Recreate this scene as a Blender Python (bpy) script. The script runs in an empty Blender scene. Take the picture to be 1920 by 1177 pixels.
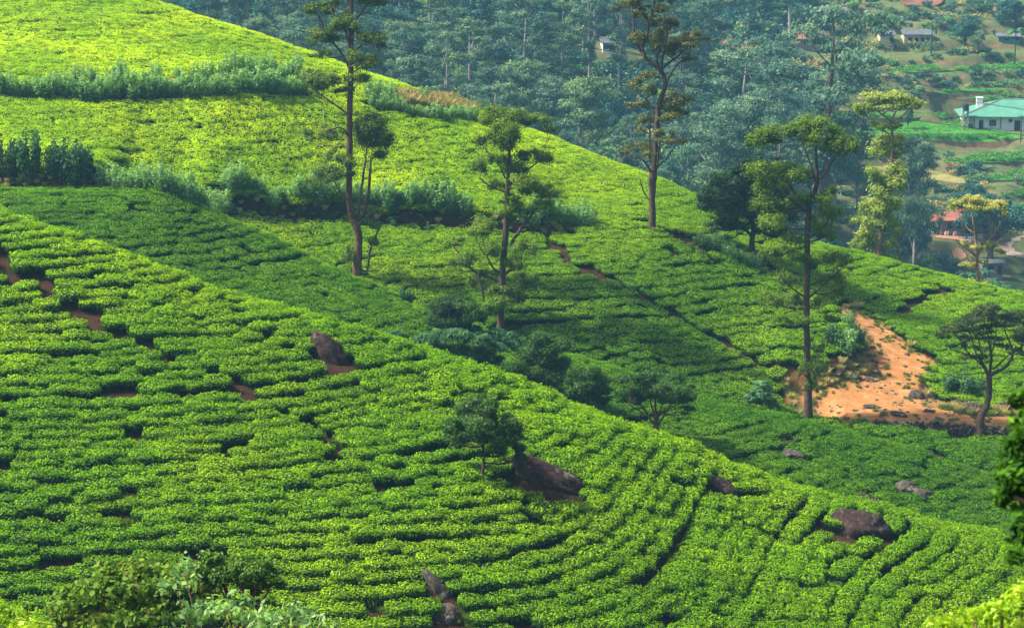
import bpy, math, random
import numpy as np
from mathutils import Vector

R = math.radians
random.seed(7)
rng = np.random.default_rng(11)
SC = bpy.context.scene
COL = SC.collection

# ------------------------------------------------------------------ camera, world, sun
F = 4000.0                      # focal length in pixels of the 1920 px wide photograph
PITCH = R(12.0)
cam_data = bpy.data.cameras.new('camera')
cam = bpy.data.objects.new('camera', cam_data)
COL.objects.link(cam)
cam.location = (0, 0, 0)
cam.rotation_euler = (R(90) - PITCH, 0, 0)
cam_data.sensor_width = 36.0
cam_data.lens = F / 1920.0 * 36.0
cam_data.clip_start = 0.5
cam_data.clip_end = 3000.0
cam_data.dof.use_dof = True
cam_data.dof.focus_distance = 140.0
cam_data.dof.aperture_fstop = 4.5
SC.camera = cam

SUN_AZ = R(-92)                 # measured from +Y towards +X
SUN_EL = R(50)
world = bpy.data.worlds.new('World')
SC.world = world
world.use_nodes = True
wn = world.node_tree.nodes
bg = wn.get('Background') or wn.new('ShaderNodeBackground')
sky = wn.new('ShaderNodeTexSky')
sky.sky_type = 'NISHITA'
sky.sun_disc = False
sky.sun_elevation = SUN_EL
sky.sun_rotation = SUN_AZ
sky.dust_density = 5.0
world.node_tree.links.new(sky.outputs[0], bg.inputs[0])
bg.inputs[1].default_value = 0.105
sun_data = bpy.data.lights.new('sun', 'SUN')
sun_data.energy = 4.6
sun_data.angle = R(3.0)
sun_data.color = (1.0, 0.93, 0.78)
sun = bpy.data.objects.new('sun', sun_data)
COL.objects.link(sun)
sd = Vector((math.sin(SUN_AZ) * math.cos(SUN_EL), math.cos(SUN_AZ) * math.cos(SUN_EL), math.sin(SUN_EL)))
sun.rotation_euler = sd.to_track_quat('Z', 'Y').to_euler()
sun.location = (-60, 60, 120)
SC.view_settings.view_transform = 'Standard'
SC.view_settings.look = 'None'
SC.view_settings.gamma = 1.0
SC.view_settings.exposure = 0.90
SC.render.engine = 'CYCLES'
SC.cycles.use_denoising = True
SC.cycles.max_bounces = 6
SC.cycles.diffuse_bounces = 2
SC.cycles.transmission_bounces = 3
SC.cycles.glossy_bounces = 1
SC.cycles.volume_bounces = 1
SC.cycles.volume_max_steps = 64

# ------------------------------------------------------------------ pixel <-> world helpers
SP, CP = math.sin(PITCH), math.cos(PITCH)

def at(px, py, Y):
    u = (px - 960.0) / F
    v = (588.5 - py) / F
    dx, dy, dz = u, CP + v * SP, -SP + v * CP
    return Vector((dx / dy * Y, Y, dz / dy * Y))

def proj(x, y, z):
    d = y * CP - z * SP
    return 960.0 + F * x / d, 588.5 - F * (y * SP + z * CP) / d

# ------------------------------------------------------------------ terrain: four hills fitted through surveyed points
def tps_fit(P, lam=0.05):
    P = np.array([tuple(p) for p in P], float)
    n = len(P)
    d = np.hypot(P[:, None, 0] - P[None, :, 0], P[:, None, 1] - P[None, :, 1]) / 50.0
    K = np.where(d > 0, d * d * np.log(np.maximum(d, 1e-9)), 0) + lam * 0.01 * np.eye(n)
    Q = np.c_[np.ones(n), P[:, 0] / 50, P[:, 1] / 50]
    A = np.zeros((n + 3, n + 3)); A[:n, :n] = K; A[:n, n:] = Q; A[n:, :n] = Q.T
    w = np.linalg.solve(A, np.r_[P[:, 2], 0, 0, 0])
    return P, w

def tps_eval(m, x, y):
    P, w = m
    out = w[-3] + w[-2] * x / 50 + w[-1] * y / 50
    for i in range(len(P)):
        d2 = ((x - P[i, 0]) ** 2 + (y - P[i, 1]) ** 2) / 2500.0
        out = out + w[i] * 0.5 * d2 * np.log(np.maximum(d2, 1e-12))
    return out

def crest(pts, drops=((6, 1.0), (30, 14.0))):
    """crest points plus the lee side behind them"""
    out = []
    for px, py, Y in pts:
        p = at(px, py, Y); out.append(p)
        s = -p.z / p.y
        for d, h in drops:
            k = (Y + d) / Y
            out.append(Vector((p.x * k, Y + d, p.z - s * d - h)))
    return out

def seg_dist(x, y, poly):
    """signed distance to a polyline in XY (positive = far side) """
    best = np.full(np.shape(x), 1e9); sg = np.ones(np.shape(x))
    for (ax, ay), (bx, by) in zip(poly[:-1], poly[1:]):
        ex, ey = bx - ax, by - ay
        L = ex * ex + ey * ey
        t = np.clip(((x - ax) * ex + (y - ay) * ey) / L, 0, 1)
        dx, dy = x - ax - t * ex, y - ay - t * ey
        d = np.hypot(dx, dy)
        c = (ex * (y - ay) - ey * (x - ax))
        m = d < best
        best = np.where(m, d, best); sg = np.where(m, np.sign(c), sg)
    return best * sg

def sstep(a, b, x):
    t = np.clip((x - a) / (b - a), 0, 1)
    return t * t * (3 - 2 * t)

BANKS = [
    # (polyline px,py,Y), height, decay
    ([(-160, 366, 157), (0, 362, 157), (150, 364, 157.5), (185, 366, 158)], 2.0, 9.0),
    ([(330, 392, 166.5), (440, 401, 169.5), (640, 416, 173), (860, 430, 175), (1000, 438, 176), (1060, 440, 176.4)], 1.5, 9.0),
    ([(1560, 800, 157.3), (1640, 802, 157), (1740, 812, 156.5), (1840, 820, 156), (1960, 826, 155.5), (2100, 835, 155)], 0.9, 6.0),
    ([(1450, 742, 161.5), (1530, 730, 163), (1600, 700, 166), (1625, 690, 168)], 1.0, 5.0),
]
BANKW = [([(at(*q).x, at(*q).y) for q in b[0]], b[1], b[2]) for b in BANKS]

def bump(x, y):
    out = np.zeros(np.shape(x))
    for poly, h, dec in BANKW:
        d = seg_dist(x, y, poly)
        # fade at both ends
        e0 = np.hypot(x - poly[0][0], y - poly[0][1]); e1 = np.hypot(x - poly[-1][0], y - poly[-1][1])
        xs = (x - poly[0][0]) / (poly[-1][0] - poly[0][0])
        fade = sstep(-0.02, 0.06, xs) * (1 - sstep(0.94, 1.02, xs))
        out = out + h * sstep(-0.1, 0.7, d) * np.exp(-np.maximum(d, 0) / dec) * fade
    return out

S1 = crest([(-250, 330, 124), (0, 408, 123), (119, 452, 121.5), (235, 496, 120), (374, 548, 118.5), (530, 592, 117), (640, 622, 116.2), (793, 674, 115.4),
            (965, 727, 114.8), (1099, 783, 114.3), (1280, 852, 114), (1413, 904, 113.7), (1547, 941, 113.6), (1680, 974, 113.7), (1867, 1014, 113.9),
            (2000, 1045, 114), (2250, 1110, 115)])
S1 += [at(*q) for q in [(-250, 1177, 87), (0, 1177, 88), (480, 1177, 88.5), (960, 1177, 90), (1440, 1177, 95), (1920, 1177, 101), (2250, 1200, 105),
                        (0, 800, 100.6), (480, 820, 102), (0, 600, 111), (300, 650, 110), (960, 950, 98.7), (700, 800, 106), (1440, 1030, 105), (1920, 1100, 105.5), (1200, 980, 102),
                        (-250, 700, 105)]]
S1 += [Vector((x, 70, z)) for x, z in ((-40, -41), (-10, -41.5), (15, -43), (40, -46))]

S2 = crest([(-250, 352, 156), (0, 362, 156), (160, 363, 156.5), (300, 365, 157), (367, 394, 158), (442, 428, 159), (510, 455, 159.6), (578, 489, 160), (640, 523, 160), (697, 546, 159.5),
            (743, 568, 159), (789, 591, 158), (900, 630, 156.5), (1068, 678, 155), (1156, 702, 154), (1300, 752, 152), (1400, 779, 151), (1530, 801, 150),
            (1647, 834, 149), (1747, 868, 148), (1863, 903, 147), (2000, 935, 146), (2200, 990, 145)], ((5, 1.2), (30, 16.0)))
S2 += [at(*q) for q in [(-250, 420, 150), (0, 420, 149), (187, 472, 147.5), (374, 550, 146), (560, 600, 146), (716, 645, 146), (400, 470, 153), (200, 410, 152.5), (600, 545, 152.5),
                        (900, 700, 146.5), (1100, 772, 143), (1300, 830, 141), (1500, 860, 142), (1700, 920, 141), (1700, 965, 137.5), (1900, 980, 139), (2150, 1040, 138)]]

S3c = crest([(-300, -150, 215), (0, -90, 211), (150, -35, 208), (250, 0, 206), (370, 38, 206), (480, 74, 207), (570, 103, 208), (640, 127, 208), (700, 148, 208), (800, 182, 207), (866, 206, 206), (940, 234, 205.5),
             (1029, 260, 205), (1104, 293, 203), (1200, 330, 200), (1300, 376, 198), (1400, 420, 197), (1480, 446, 196), (1560, 468, 195.5), (1640, 490, 195),
             (1700, 506, 195), (1800, 530, 194), (1920, 560, 192), (2050, 590, 191), (2250, 640, 189)], ((8, 1.4), (45, 30.0)))
S3p = [(0, 330, 158.5), (250, 345, 161), (0, 185, 173.5), (300, 190, 179), (500, 180, 184.5), (0, 90, 186), (300, 100, 190), (500, 130, 194), (0, 0, 200),
       (-250, 320, 158), (-250, 150, 173), (-250, 0, 195),
       (200, 300, 165), (350, 374, 167), (350, 270, 174.5),
       (640, 358, 178), (560, 280, 180.5), (672, 196, 191), (764, 226, 191.5), (880, 270, 191), (760, 190, 196), (900, 240, 198.5), (600, 210, 186), (800, 330, 182), (950, 290, 192.5),
       (440, 402, 169.5), (640, 416, 173), (860, 430, 175), (1000, 438, 176.2), (640, 517, 165), (740, 560, 163), (820, 600, 160.5), (900, 655, 158), (1000, 670, 157.5), (860, 520, 167),
       (1100, 692, 157.5), (1250, 742, 156), (1180, 600, 162.5), (1380, 770, 156), (1120, 500, 170), (1250, 440, 178), (1330, 470, 178.5), (1400, 511, 177), (1340, 620, 167),
       (1450, 542, 176), (1500, 572, 174), (1450, 700, 162.5), (1480, 640, 167), (1560, 640, 168.5), (1590, 590, 176), (1650, 640, 171), (1700, 690, 167.5), (1640, 700, 166.5), (1740, 690, 168),
       (1600, 748, 161.5), (1500, 768, 159.5), (1700, 770, 159.5), (1850, 790, 158), (1950, 796, 157.5), (1800, 848, 153.5), (1920, 880, 152), (1640, 815, 155), (2150, 860, 152),
       (1600, 575, 179), (1750, 600, 181), (1920, 620, 179.5), (1920, 700, 168.5), (1850, 730, 165), (1650, 530, 188), (1400, 450, 188), (1200, 390, 185), (1050, 350, 189), (2150, 750, 166)]
S3 = list(S3c)
for q in S3p:
    p = at(*q)
    S3.append(Vector((p.x, p.y, p.z - float(bump(np.array(p.x), np.array(p.y))))))
S3 += [Vector((x, 120, z)) for x, z in ((-45, -38), (-10, -48), (20, -52), (50, -55))]

S4 = [at(*q) for q in [(300, 300, 330), (900, 420, 335), (1300, 450, 340), (1600, 520, 345), (1920, 600, 342), (2200, 620, 340), (1900, 500, 360), (1860, 250, 415), (1900, 120, 450), (1900, 0, 485),
      (1100, 300, 375), (1100, 150, 415), (1100, 0, 460), (600, 100, 400), (600, 0, 430), (300, 0, 420), (0, 0, 400), (0, 200, 350), (1500, 300, 400), (1500, 150, 440), (1500, 0, 485), (1700, 350, 393),
      (2200, 300, 410), (2200, 0, 490), (-300, 0, 400), (2400, -300, 620), (1920, -300, 600), (960, -300, 580), (0, -300, 560), (-500, -300, 560)]]
M1, M2, M3, M4 = tps_fit(S1), tps_fit(S2), tps_fit(S3), tps_fit(S4)

def smax(a, b, k):
    h = np.clip(0.5 + 0.5 * (a - b) / k, 0, 1)
    return b * (1 - h) + a * h + k * h * (1 - h)

def H_exact(x, y):
    x = np.asarray(x, float); y = np.asarray(y, float)
    z1 = np.where(y < 160, tps_eval(M1, x, y), -200.0)
    z1 = z1 - np.where(y > 135, (y - 135) * 1.0, 0)
    z2 = tps_eval(M2, x, y) - np.where(y > 175, (y - 175) * 1.0, 0) - np.where(y < 120, (120 - y) * .6, 0)
    z3 = tps_eval(M3, x, y) + bump(x, y) - np.where(y > 235, (y - 235) * .5, 0) - np.where(y < 135, (135 - y) * .5, 0)
    z4 = tps_eval(M4, x, y) - np.where(y < 300, (300 - y) * 0.3, 0)
    z0 = -1.7 - 0.45 * np.maximum(y, -20) + 0.0 * x - np.where(y > 75, (y - 75) * .8, 0)
    z = smax(z1, z2, 0.5)
    z = smax(z, z3, 0.35)
    z = smax(z, z4, 1.0)
    z = smax(z, z0, 1.0)
    return z

def axis(parts):
    out = []
    for a, b, s in parts:
        n = max(1, int(round((b - a) / s)))
        out += list(np.linspace(a, b, n, endpoint=False))
    return np.array(out + [parts[-1][1]])
GX = axis([(-420, -160, 20), (-160, -66, 2), (-66, 22, .5), (22, 46, .3), (46, 66, .5), (66, 170, 2), (170, 420, 20)])
GY = axis([(-25, 70, 3), (70, 84, 1), (84, 152, .5), (152, 182, .3), (182, 226, .5), (226, 520, 1.5), (520, 900, 12)])
XX, YY = np.meshgrid(GX, GY)
ZZ = H_exact(XX, YY)
# small natural unevenness of the ground
def vnoise(x, y, s, seed=0):
    def h(i, j):
        n = np.sin(i * 127.1 + j * 311.7 + seed * 74.7) * 43758.5453
        return n - np.floor(n)
    x = x / s; y = y / s
    i, j = np.floor(x), np.floor(y); fx, fy = x - i, y - j
    fx = fx * fx * (3 - 2 * fx); fy = fy * fy * (3 - 2 * fy)
    return (h(i, j) * (1 - fx) + h(i + 1, j) * fx) * (1 - fy) + (h(i, j + 1) * (1 - fx) + h(i + 1, j + 1) * fx) * fy
ZZ = ZZ + (vnoise(XX, YY, 5, 1) - .5) * .35 + (vnoise(XX, YY, 1.7, 2) - .5) * .12
farw = sstep(240, 300, YY)
ZZ = ZZ + farw * ((vnoise(XX, YY, 18, 3) - .5) * 4 + (vnoise(XX, YY, 6, 4) - .5) * 1.6)

# old terraces cut into the inhabited slope on the far right
_px = XX / np.maximum(YY, 1) * F + 960
tw = sstep(335, 350, YY) * sstep(1440, 1580, _px)
_st = 3.0; _u = (ZZ + 2.2 * vnoise(XX, YY, 40, 31)) / _st; _f = _u - np.floor(_u)
ZZ = ZZ + tw * .75 * _st * (sstep(.35, .8, _f) - _f)

# levelled yard of the green roofed house
_pad = sstep(84, 87.5, XX) * (1 - sstep(116, 122, XX)) * sstep(414.5, 417.5, YY) * (1 - sstep(432, 436, YY))
ZZ = ZZ * (1 - _pad) + (-52.2) * _pad

def Hg(x, y):
    x = np.asarray(x, float); y = np.asarray(y, float)
    i = np.clip(np.searchsorted(GX, x) - 1, 0, len(GX) - 2); j = np.clip(np.searchsorted(GY, y) - 1, 0, len(GY) - 2)
    fx = (x - GX[i]) / (GX[i + 1] - GX[i]); fy = (y - GY[j]) / (GY[j + 1] - GY[j])
    fx = np.clip(fx, 0, 1); fy = np.clip(fy, 0, 1)
    return (ZZ[j, i] * (1 - fx) + ZZ[j, i + 1] * fx) * (1 - fy) + (ZZ[j + 1, i] * (1 - fx) + ZZ[j + 1, i + 1] * fx) * fy

def hit(px, py, ymin=60.0, ymax=900.0):
    """the point of the terrain seen through a pixel of the photograph"""
    Y = np.arange(ymin, ymax, 0.2)
    d = at(px, py, 1.0)
    below = d.z * Y < Hg(d.x * Y, Y)
    k = np.argmax(below)
    if not below.any():
        return at(px, py, ymax - 1)
    y = Y[k]
    return Vector((d.x * y, y, float(Hg(d.x * y, y))))

def hit3(px, py):
    return hit(px, py, 60.0)
# ------------------------------------------------------------------ mesh and material helpers
def mat_new(name):
    m = bpy.data.materials.new(name); m.use_nodes = True
    nt = m.node_tree; nt.nodes.clear()
    out = nt.nodes.new('ShaderNodeOutputMaterial')
    return m, nt, out

def N(nt, typ, **kw):
    n = nt.nodes.new(typ)
    for k, v in kw.items():
        if k.startswith('i_'):
            key = k[2:]
            key = int(key) if key.isdigit() else key.replace('_', ' ')
            n.inputs[key].default_value = v
        else:
            setattr(n, k, v)
    return n

def ramp(nt, fac, stops, interp='LINEAR'):
    r = nt.nodes.new('ShaderNodeValToRGB'); r.color_ramp.interpolation = interp
    el = r.color_ramp.elements
    while len(el) > 1: el.remove(el[-1])
    el[0].position = stops[0][0]; el[0].color = (*stops[0][1], 1)
    for p, c in stops[1:]:
        e = el.new(p); e.color = (*c, 1)
    nt.links.new(fac, r.inputs[0])
    return r.outputs[0]

def noise(nt, scale, detail=4, rough=.55, coord='obj'):
    tc = nt.nodes.new('ShaderNodeTexCoord' if coord != 'world' else 'ShaderNodeNewGeometry')
    n = nt.nodes.new('ShaderNodeTexNoise'); n.inputs['Scale'].default_value = scale
    n.inputs['Detail'].default_value = detail; n.inputs['Roughness'].default_value = rough
    nt.links.new(tc.outputs['Object' if coord != 'world' else 'Position'], n.inputs['Vector'])
    return n.outputs['Fac']

def mixc(nt, fac, a, b, mode='MIX'):
    m = nt.nodes.new('ShaderNodeMix'); m.data_type = 'RGBA'; m.blend_type = mode
    for s, v in ((m.inputs[0], fac), (m.inputs[6], a), (m.inputs[7], b)):
        if hasattr(v, 'node'): nt.links.new(v, s)
        elif isinstance(v, (int, float)): s.default_value = v
        else: s.default_value = (*v, 1)
    return m.outputs[2]

def mathn(nt, op, a, b=None, clamp=False):
    m = nt.nodes.new('ShaderNodeMath'); m.operation = op; m.use_clamp = clamp
    for s, v in ((m.inputs[0], a), (m.inputs[1], b)):
        if v is None: continue
        if hasattr(v, 'node'): nt.links.new(v, s)
        else: s.default_value = v
    return m.outputs[0]

def leaf_mat(name, stops, trans=0.35, tcol=1.25, rough=.5, spec=.25, world_tint=None):
    """leaf surface: colour by the leaf's own age attribute, half translucent"""
    m, nt, out = mat_new(name)
    a = N(nt, 'ShaderNodeAttribute', attribute_name='v')
    col = ramp(nt, a.outputs['Fac'], stops)
    if world_tint: col = world_tint(nt, col, a)
    bs = N(nt, 'ShaderNodeBsdfPrincipled'); bs.inputs['Roughness'].default_value = rough
    bs.inputs['Specular IOR Level'].default_value = spec
    nt.links.new(col, bs.inputs['Base Color'])
    tr = N(nt, 'ShaderNodeBsdfTranslucent')
    tc = mixc(nt, 1.0, col, (tcol, tcol * 1.05, tcol * .5), 'MULTIPLY')
    nt.links.new(tc, tr.inputs['Color'])
    mx = N(nt, 'ShaderNodeMixShader'); mx.inputs[0].default_value = trans
    nt.links.new(bs.outputs[0], mx.inputs[1]); nt.links.new(tr.outputs[0], mx.inputs[2])
    nt.links.new(mx.outputs[0], out.inputs[0])
    return m

def simple_mat(name, c1, c2=None, scale=2.0, rough=.85, bumps=0.0, bscale=8, spec=.2, coord='obj', detail=5):
    m, nt, out = mat_new(name)
    bs = N(nt, 'ShaderNodeBsdfPrincipled'); bs.inputs['Roughness'].default_value = rough
    bs.inputs['Specular IOR Level'].default_value = spec
    if c2 is None: c2 = tuple(c * .75 for c in c1)
    f = noise(nt, scale, detail, .6, coord)
    nt.links.new(ramp(nt, f, [(.3, c2), (.68, c1)]), bs.inputs['Base Color'])
    if bumps:
        b = N(nt, 'ShaderNodeBump'); b.inputs['Strength'].default_value = bumps; b.inputs['Distance'].default_value = .1
        nt.links.new(noise(nt, bscale, 6, .6, coord), b.inputs['Height']); nt.links.new(b.outputs[0], bs.inputs['Normal'])
    nt.links.new(bs.outputs[0], out.inputs[0])
    return m

def mesh_np(name, V, faces, mats, attr=None, mi=None, smooth=False):
    """V (n,3); faces (m,k) int array or list of lists"""
    me = bpy.data.meshes.new(name)
    V = np.asarray(V, np.float32)
    if isinstance(faces, np.ndarray):
        m, k = faces.shape
        me.vertices.add(len(V)); me.vertices.foreach_set('co', V.ravel())
        me.loops.add(m * k); me.loops.foreach_set('vertex_index', faces.astype(np.int32).ravel())
        me.polygons.add(m); me.polygons.foreach_set('loop_start', np.arange(0, m * k, k, dtype=np.int32))
        me.polygons.foreach_set('loop_total', np.full(m, k, dtype=np.int32))
    else:
        me.from_pydata([tuple(v) for v in V], [], [tuple(f) for f in faces])
    for mt in mats: me.materials.append(mt)
    if mi is not None: me.polygons.foreach_set('material_index', np.asarray(mi, np.int32))
    if attr is not None:
        a = me.attributes.new('v', 'FLOAT', 'POINT'); a.data.foreach_set('value', np.asarray(attr, np.float32))
    me.update(); me.validate()
    me.polygons.foreach_set('use_smooth', np.full(len(me.polygons), smooth))
    return me

def tag(o, label=None, cat=None, group=None, kind=None):
    if label: o['label'] = label
    if cat: o['category'] = cat
    if group: o['group'] = group
    if kind: o['kind'] = kind
    return o

def link(name, me, parent=None, loc=(0, 0, 0)):
    o = bpy.data.objects.new(name, me); COL.objects.link(o); o.location = loc
    if parent: o.parent = parent
    return o

def empty(name, loc, rz=0.0, sc=1.0):
    o = bpy.data.objects.new(name, None); COL.objects.link(o); o.location = loc
    o.rotation_euler = (0, 0, rz); o.scale = (sc, sc, sc) if not hasattr(sc, '__len__') else sc
    o.empty_display_size = .2
    return o

def copy_tree(o, parent=None):
    c = o.copy(); COL.objects.link(c); c.parent = parent
    for ch in list(o.children): copy_tree(ch, c)
    return c

class MB:
    """collects boxes, tubes, polygons and leaves; build() links them as one mesh"""
    def __init__(s): s.V = []; s.Fq = []; s.n = 0; s.mi = []; s.at = []; s.cur = 0
    def add(s, V, Fc, v=0.5):
        for f in Fc: s.Fq.append([i + s.n for i in f]); s.mi.append(s.cur)
        V = [tuple(p) for p in V]
        s.V += V; s.at += ([v] * len(V) if not hasattr(v, '__len__') else list(v)); s.n += len(V)
    def box(s, c, d, rz=0.0, v=.5, tilt=None):
        cx, cy, cz = c; x, y, z = d[0] / 2, d[1] / 2, d[2] / 2
        ca, sa = math.cos(rz), math.sin(rz); P = []
        for i, j, k in ((-1, -1, -1), (1, -1, -1), (1, 1, -1), (-1, 1, -1), (-1, -1, 1), (1, -1, 1), (1, 1, 1), (-1, 1, 1)):
            px, py = i * x, j * y
            P.append((cx + px * ca - py * sa, cy + px * sa + py * ca, cz + k * z))
        s.add(P, [(0, 3, 2, 1), (4, 5, 6, 7), (0, 1, 5, 4), (1, 2, 6, 5), (2, 3, 7, 6), (3, 0, 4, 7)], v)
    def tube(s, pts, rad, n=7, v=.5, cap=True):
        pts = [Vector(p) for p in pts]
        rings = []; up = Vector((0.13, 0.97, 0.2)).normalized(); V = []
        for i, p in enumerate(pts):
            a = pts[max(i - 1, 0)]; b = pts[min(i + 1, len(pts) - 1)]
            t = (b - a).normalized()
            x = t.cross(up)
            if x.length < .1: x = t.cross(Vector((1, 0, 0)))
            x.normalize(); y = x.cross(t)
            r = rad[i] if hasattr(rad, '__len__') else rad
            for k in range(n):
                th = 2 * math.pi * k / n
                V.append(p + x * (math.cos(th) * r) + y * (math.sin(th) * r))
        Fc = []
        for i in range(len(pts) - 1):
            for k in range(n):
                a = i * n + k; b = i * n + (k + 1) % n
                Fc.append((a, b, b + n, a + n))
        if cap:
            Fc.append(tuple(range(n))[::-1]); Fc.append(tuple(range((len(pts) - 1) * n, len(pts) * n)))
        s.add(V, Fc, v)
    def build(s, name, mats, parent=None, loc=(0, 0, 0), smooth=False):
        if not isinstance(mats, (list, tuple)): mats = [mats]
        me = mesh_np(name, s.V, s.Fq, mats, s.at, s.mi, smooth)
        return link(name, me, parent, loc)

def curve_pts(P, n=6):
    """Catmull-Rom through points of any dimension"""
    P = [np.array(p, float) for p in P]
    if len(P) < 3:
        return [P[0] + (P[-1] - P[0]) * t for t in np.linspace(0, 1, n)]
    Q = [2 * P[0] - P[1]] + P + [2 * P[-1] - P[-2]]
    out = []
    for i in range(1, len(Q) - 2):
        for t in np.linspace(0, 1, n, endpoint=False):
            a, b, c, d = Q[i - 1], Q[i], Q[i + 1], Q[i + 2]
            out.append(.5 * ((2 * b) + (c - a) * t + (2 * a - 5 * b + 4 * c - d) * t * t + (3 * b - a - 3 * c + d) * t ** 3))
    out.append(P[-1])
    return out

def leaves(C, size, aspect=.45, updir=0.0, droop=0.0, nrm=None, r=None, fold=0.0):
    """leaf quads at centres C; nrm: preferred normals"""
    r = r or rng
    n = len(C); C = np.asarray(C, float)
    if not hasattr(size, '__len__'): size = np.full(n, size) * r.uniform(.7, 1.3, n)
    t = r.normal(size=(n, 3)); t[:, 2] -= droop * 2
    t /= np.linalg.norm(t, axis=1)[:, None]
    q = r.normal(size=(n, 3)) if nrm is None else nrm + r.normal(size=(n, 3)) * .55
    q[:, 2] += updir
    nn = q - (q * t).sum(1)[:, None] * t
    if nrm is not None:   # keep normal, re-make tangent
        nn = q / np.linalg.norm(q, axis=1)[:, None]
        t = t - (t * nn).sum(1)[:, None] * nn
        t /= np.linalg.norm(t, axis=1)[:, None]
    nn /= np.maximum(np.linalg.norm(nn, axis=1)[:, None], 1e-6)
    b = np.cross(nn, t)
    L = (size / 2)[:, None]; W = L * aspect
    V = np.empty((n, 4, 3))
    V[:, 0] = C - t * L; V[:, 1] = C + b * W - t * L * .1; V[:, 2] = C + t * L; V[:, 3] = C - b * W - t * L * .1
    Fc = np.arange(n * 4).reshape(n, 4)
    return V.reshape(-1, 3), Fc

def ico(sub=2):
    import bmesh
    bm = bmesh.new(); bmesh.ops.create_icosphere(bm, subdivisions=sub, radius=1)
    V = np.array([v.co[:] for v in bm.verts]); Fc = np.array([[v.index for v in f.verts] for f in bm.faces]); bm.free()
    return V, Fc
ICO2 = ico(2); ICO3 = ico(5)
# ------------------------------------------------------------------ ground
def poly_world(pts, ymin=60.0):
    return np.array([tuple(hit(px, py, ymin))[:2] for px, py in pts])

def inside(x, y, poly):
    x = np.asarray(x); y = np.asarray(y); c = np.zeros(x.shape, bool)
    j = len(poly) - 1
    for i in range(len(poly)):
        xi, yi = poly[i]; xj, yj = poly[j]
        if yi != yj:
            m = ((yi > y) != (yj > y)) & (x < (xj - xi) * (y - yi) / (yj - yi) + xi)
            c ^= m
        j = i
    return c

def edge_dist(x, y, poly):
    return np.abs(seg_dist(x, y, [tuple(p) for p in poly] + [tuple(poly[0])]))

TRACK_PX = [(1584, 584), (1604, 586), (1640, 606), (1668, 632), (1696, 655), (1736, 682), (1738, 694), (1706, 712), (1690, 735), (1730, 764), (1800, 782), (1860, 787), (1990, 786),
            (1990, 797), (1840, 799), (1740, 794), (1640, 790), (1590, 781), (1520, 773), (1508, 764), (1530, 745), (1580, 727), (1640, 708), (1662, 692), (1645, 668), (1628, 640), (1603, 606)]
CLEAR_PX = [(1576, 578), (1606, 578), (1650, 605), (1700, 645), (1752, 680), (1752, 705), (1722, 722), (1735, 742), (1800, 765), (1870, 772), (2020, 775),
            (2020, 812), (1840, 812), (1740, 806), (1640, 800), (1560, 790), (1485, 778), (1474, 752), (1470, 715), (1500, 700), (1560, 690), (1600, 680), (1620, 665), (1608, 640), (1590, 610)]
TRACK = poly_world(TRACK_PX); CLEAR = poly_world(CLEAR_PX)

ni, nj = len(GX), len(GY)
gV = np.c_[XX.ravel(), YY.ravel(), ZZ.ravel()]
idx = np.arange(ni * nj).reshape(nj, ni)
gF = np.stack([idx[:-1, :-1], idx[:-1, 1:], idx[1:, 1:], idx[1:, :-1]], -1).reshape(-1, 4)

def ground_mat():
    m, nt, out = mat_new('ground')
    bs = N(nt, 'ShaderNodeBsdfPrincipled'); bs.inputs['Roughness'].default_value = .95; bs.inputs['Specular IOR Level'].default_value = .1
    soil = ramp(nt, noise(nt, 1.3, 6, .65), [(.3, (.020, .012, .007)), (.55, (.045, .022, .012)), (.78, (.085, .040, .022))])
    verge = ramp(nt, noise(nt, .9, 6, .7), [(.3, (.07, .12, .02)), (.42, (.17, .14, .035)), (.5, (.32, .16, .05)), (.68, (.42, .20, .07)), (.8, (.14, .07, .03))])
    far = ramp(nt, noise(nt, .30, 8, .75), [(.3, (.02, .05, .015)), (.42, (.06, .115, .03)), (.5, (.12, .15, .05)), (.58, (.13, .13, .05)), (.66, (.20, .14, .07)), (.72, (.10, .13, .04))])
    a = N(nt, 'ShaderNodeAttribute', attribute_name='clear')
    c = mixc(nt, a.outputs['Fac'], soil, verge)
    g = N(nt, 'ShaderNodeNewGeometry'); sp = N(nt, 'ShaderNodeSeparateXYZ'); nt.links.new(g.outputs['Position'], sp.inputs[0])
    f = N(nt, 'ShaderNodeMapRange'); f.inputs[1].default_value = 225; f.inputs[2].default_value = 260
    nt.links.new(sp.outputs[1], f.inputs[0])
    sn = N(nt, 'ShaderNodeSeparateXYZ'); nt.links.new(g.outputs['Normal'], sn.inputs[0])
    st = N(nt, 'ShaderNodeMapRange'); st.inputs[1].default_value = .93; st.inputs[2].default_value = .84; nt.links.new(sn.outputs[2], st.inputs[0])
    bank = ramp(nt, noise(nt, .5, 6, .7), [(.35, (.05, .10, .03)), (.52, (.11, .11, .045)), (.66, (.22, .12, .07))])
    far = mixc(nt, st.outputs[0], far, bank)
    nt.links.new(mixc(nt, f.outputs[0], c, far), bs.inputs['Base Color'])
    b = N(nt, 'ShaderNodeBump'); b.inputs['Strength'].default_value = .6; b.inputs['Distance'].default_value = .15
    nt.links.new(noise(nt, 3, 6, .7), b.inputs['Height']); nt.links.new(b.outputs[0], bs.inputs['Normal'])
    nt.links.new(bs.outputs[0], out.inputs[0])
    return m
GROUND_M = ground_mat()
gme = mesh_np('ground', gV, gF, [GROUND_M], smooth=True)
ca = gme.attributes.new('clear', 'FLOAT', 'POINT')
cin = np.where(inside(XX, YY, CLEAR), 1.0, 0.0)
ca.data.foreach_set('value', cin.ravel().astype(np.float32))
tag(link('ground', gme), 'red brown soil of the tea hills and the valley side behind them', None, None, 'structure')

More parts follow.
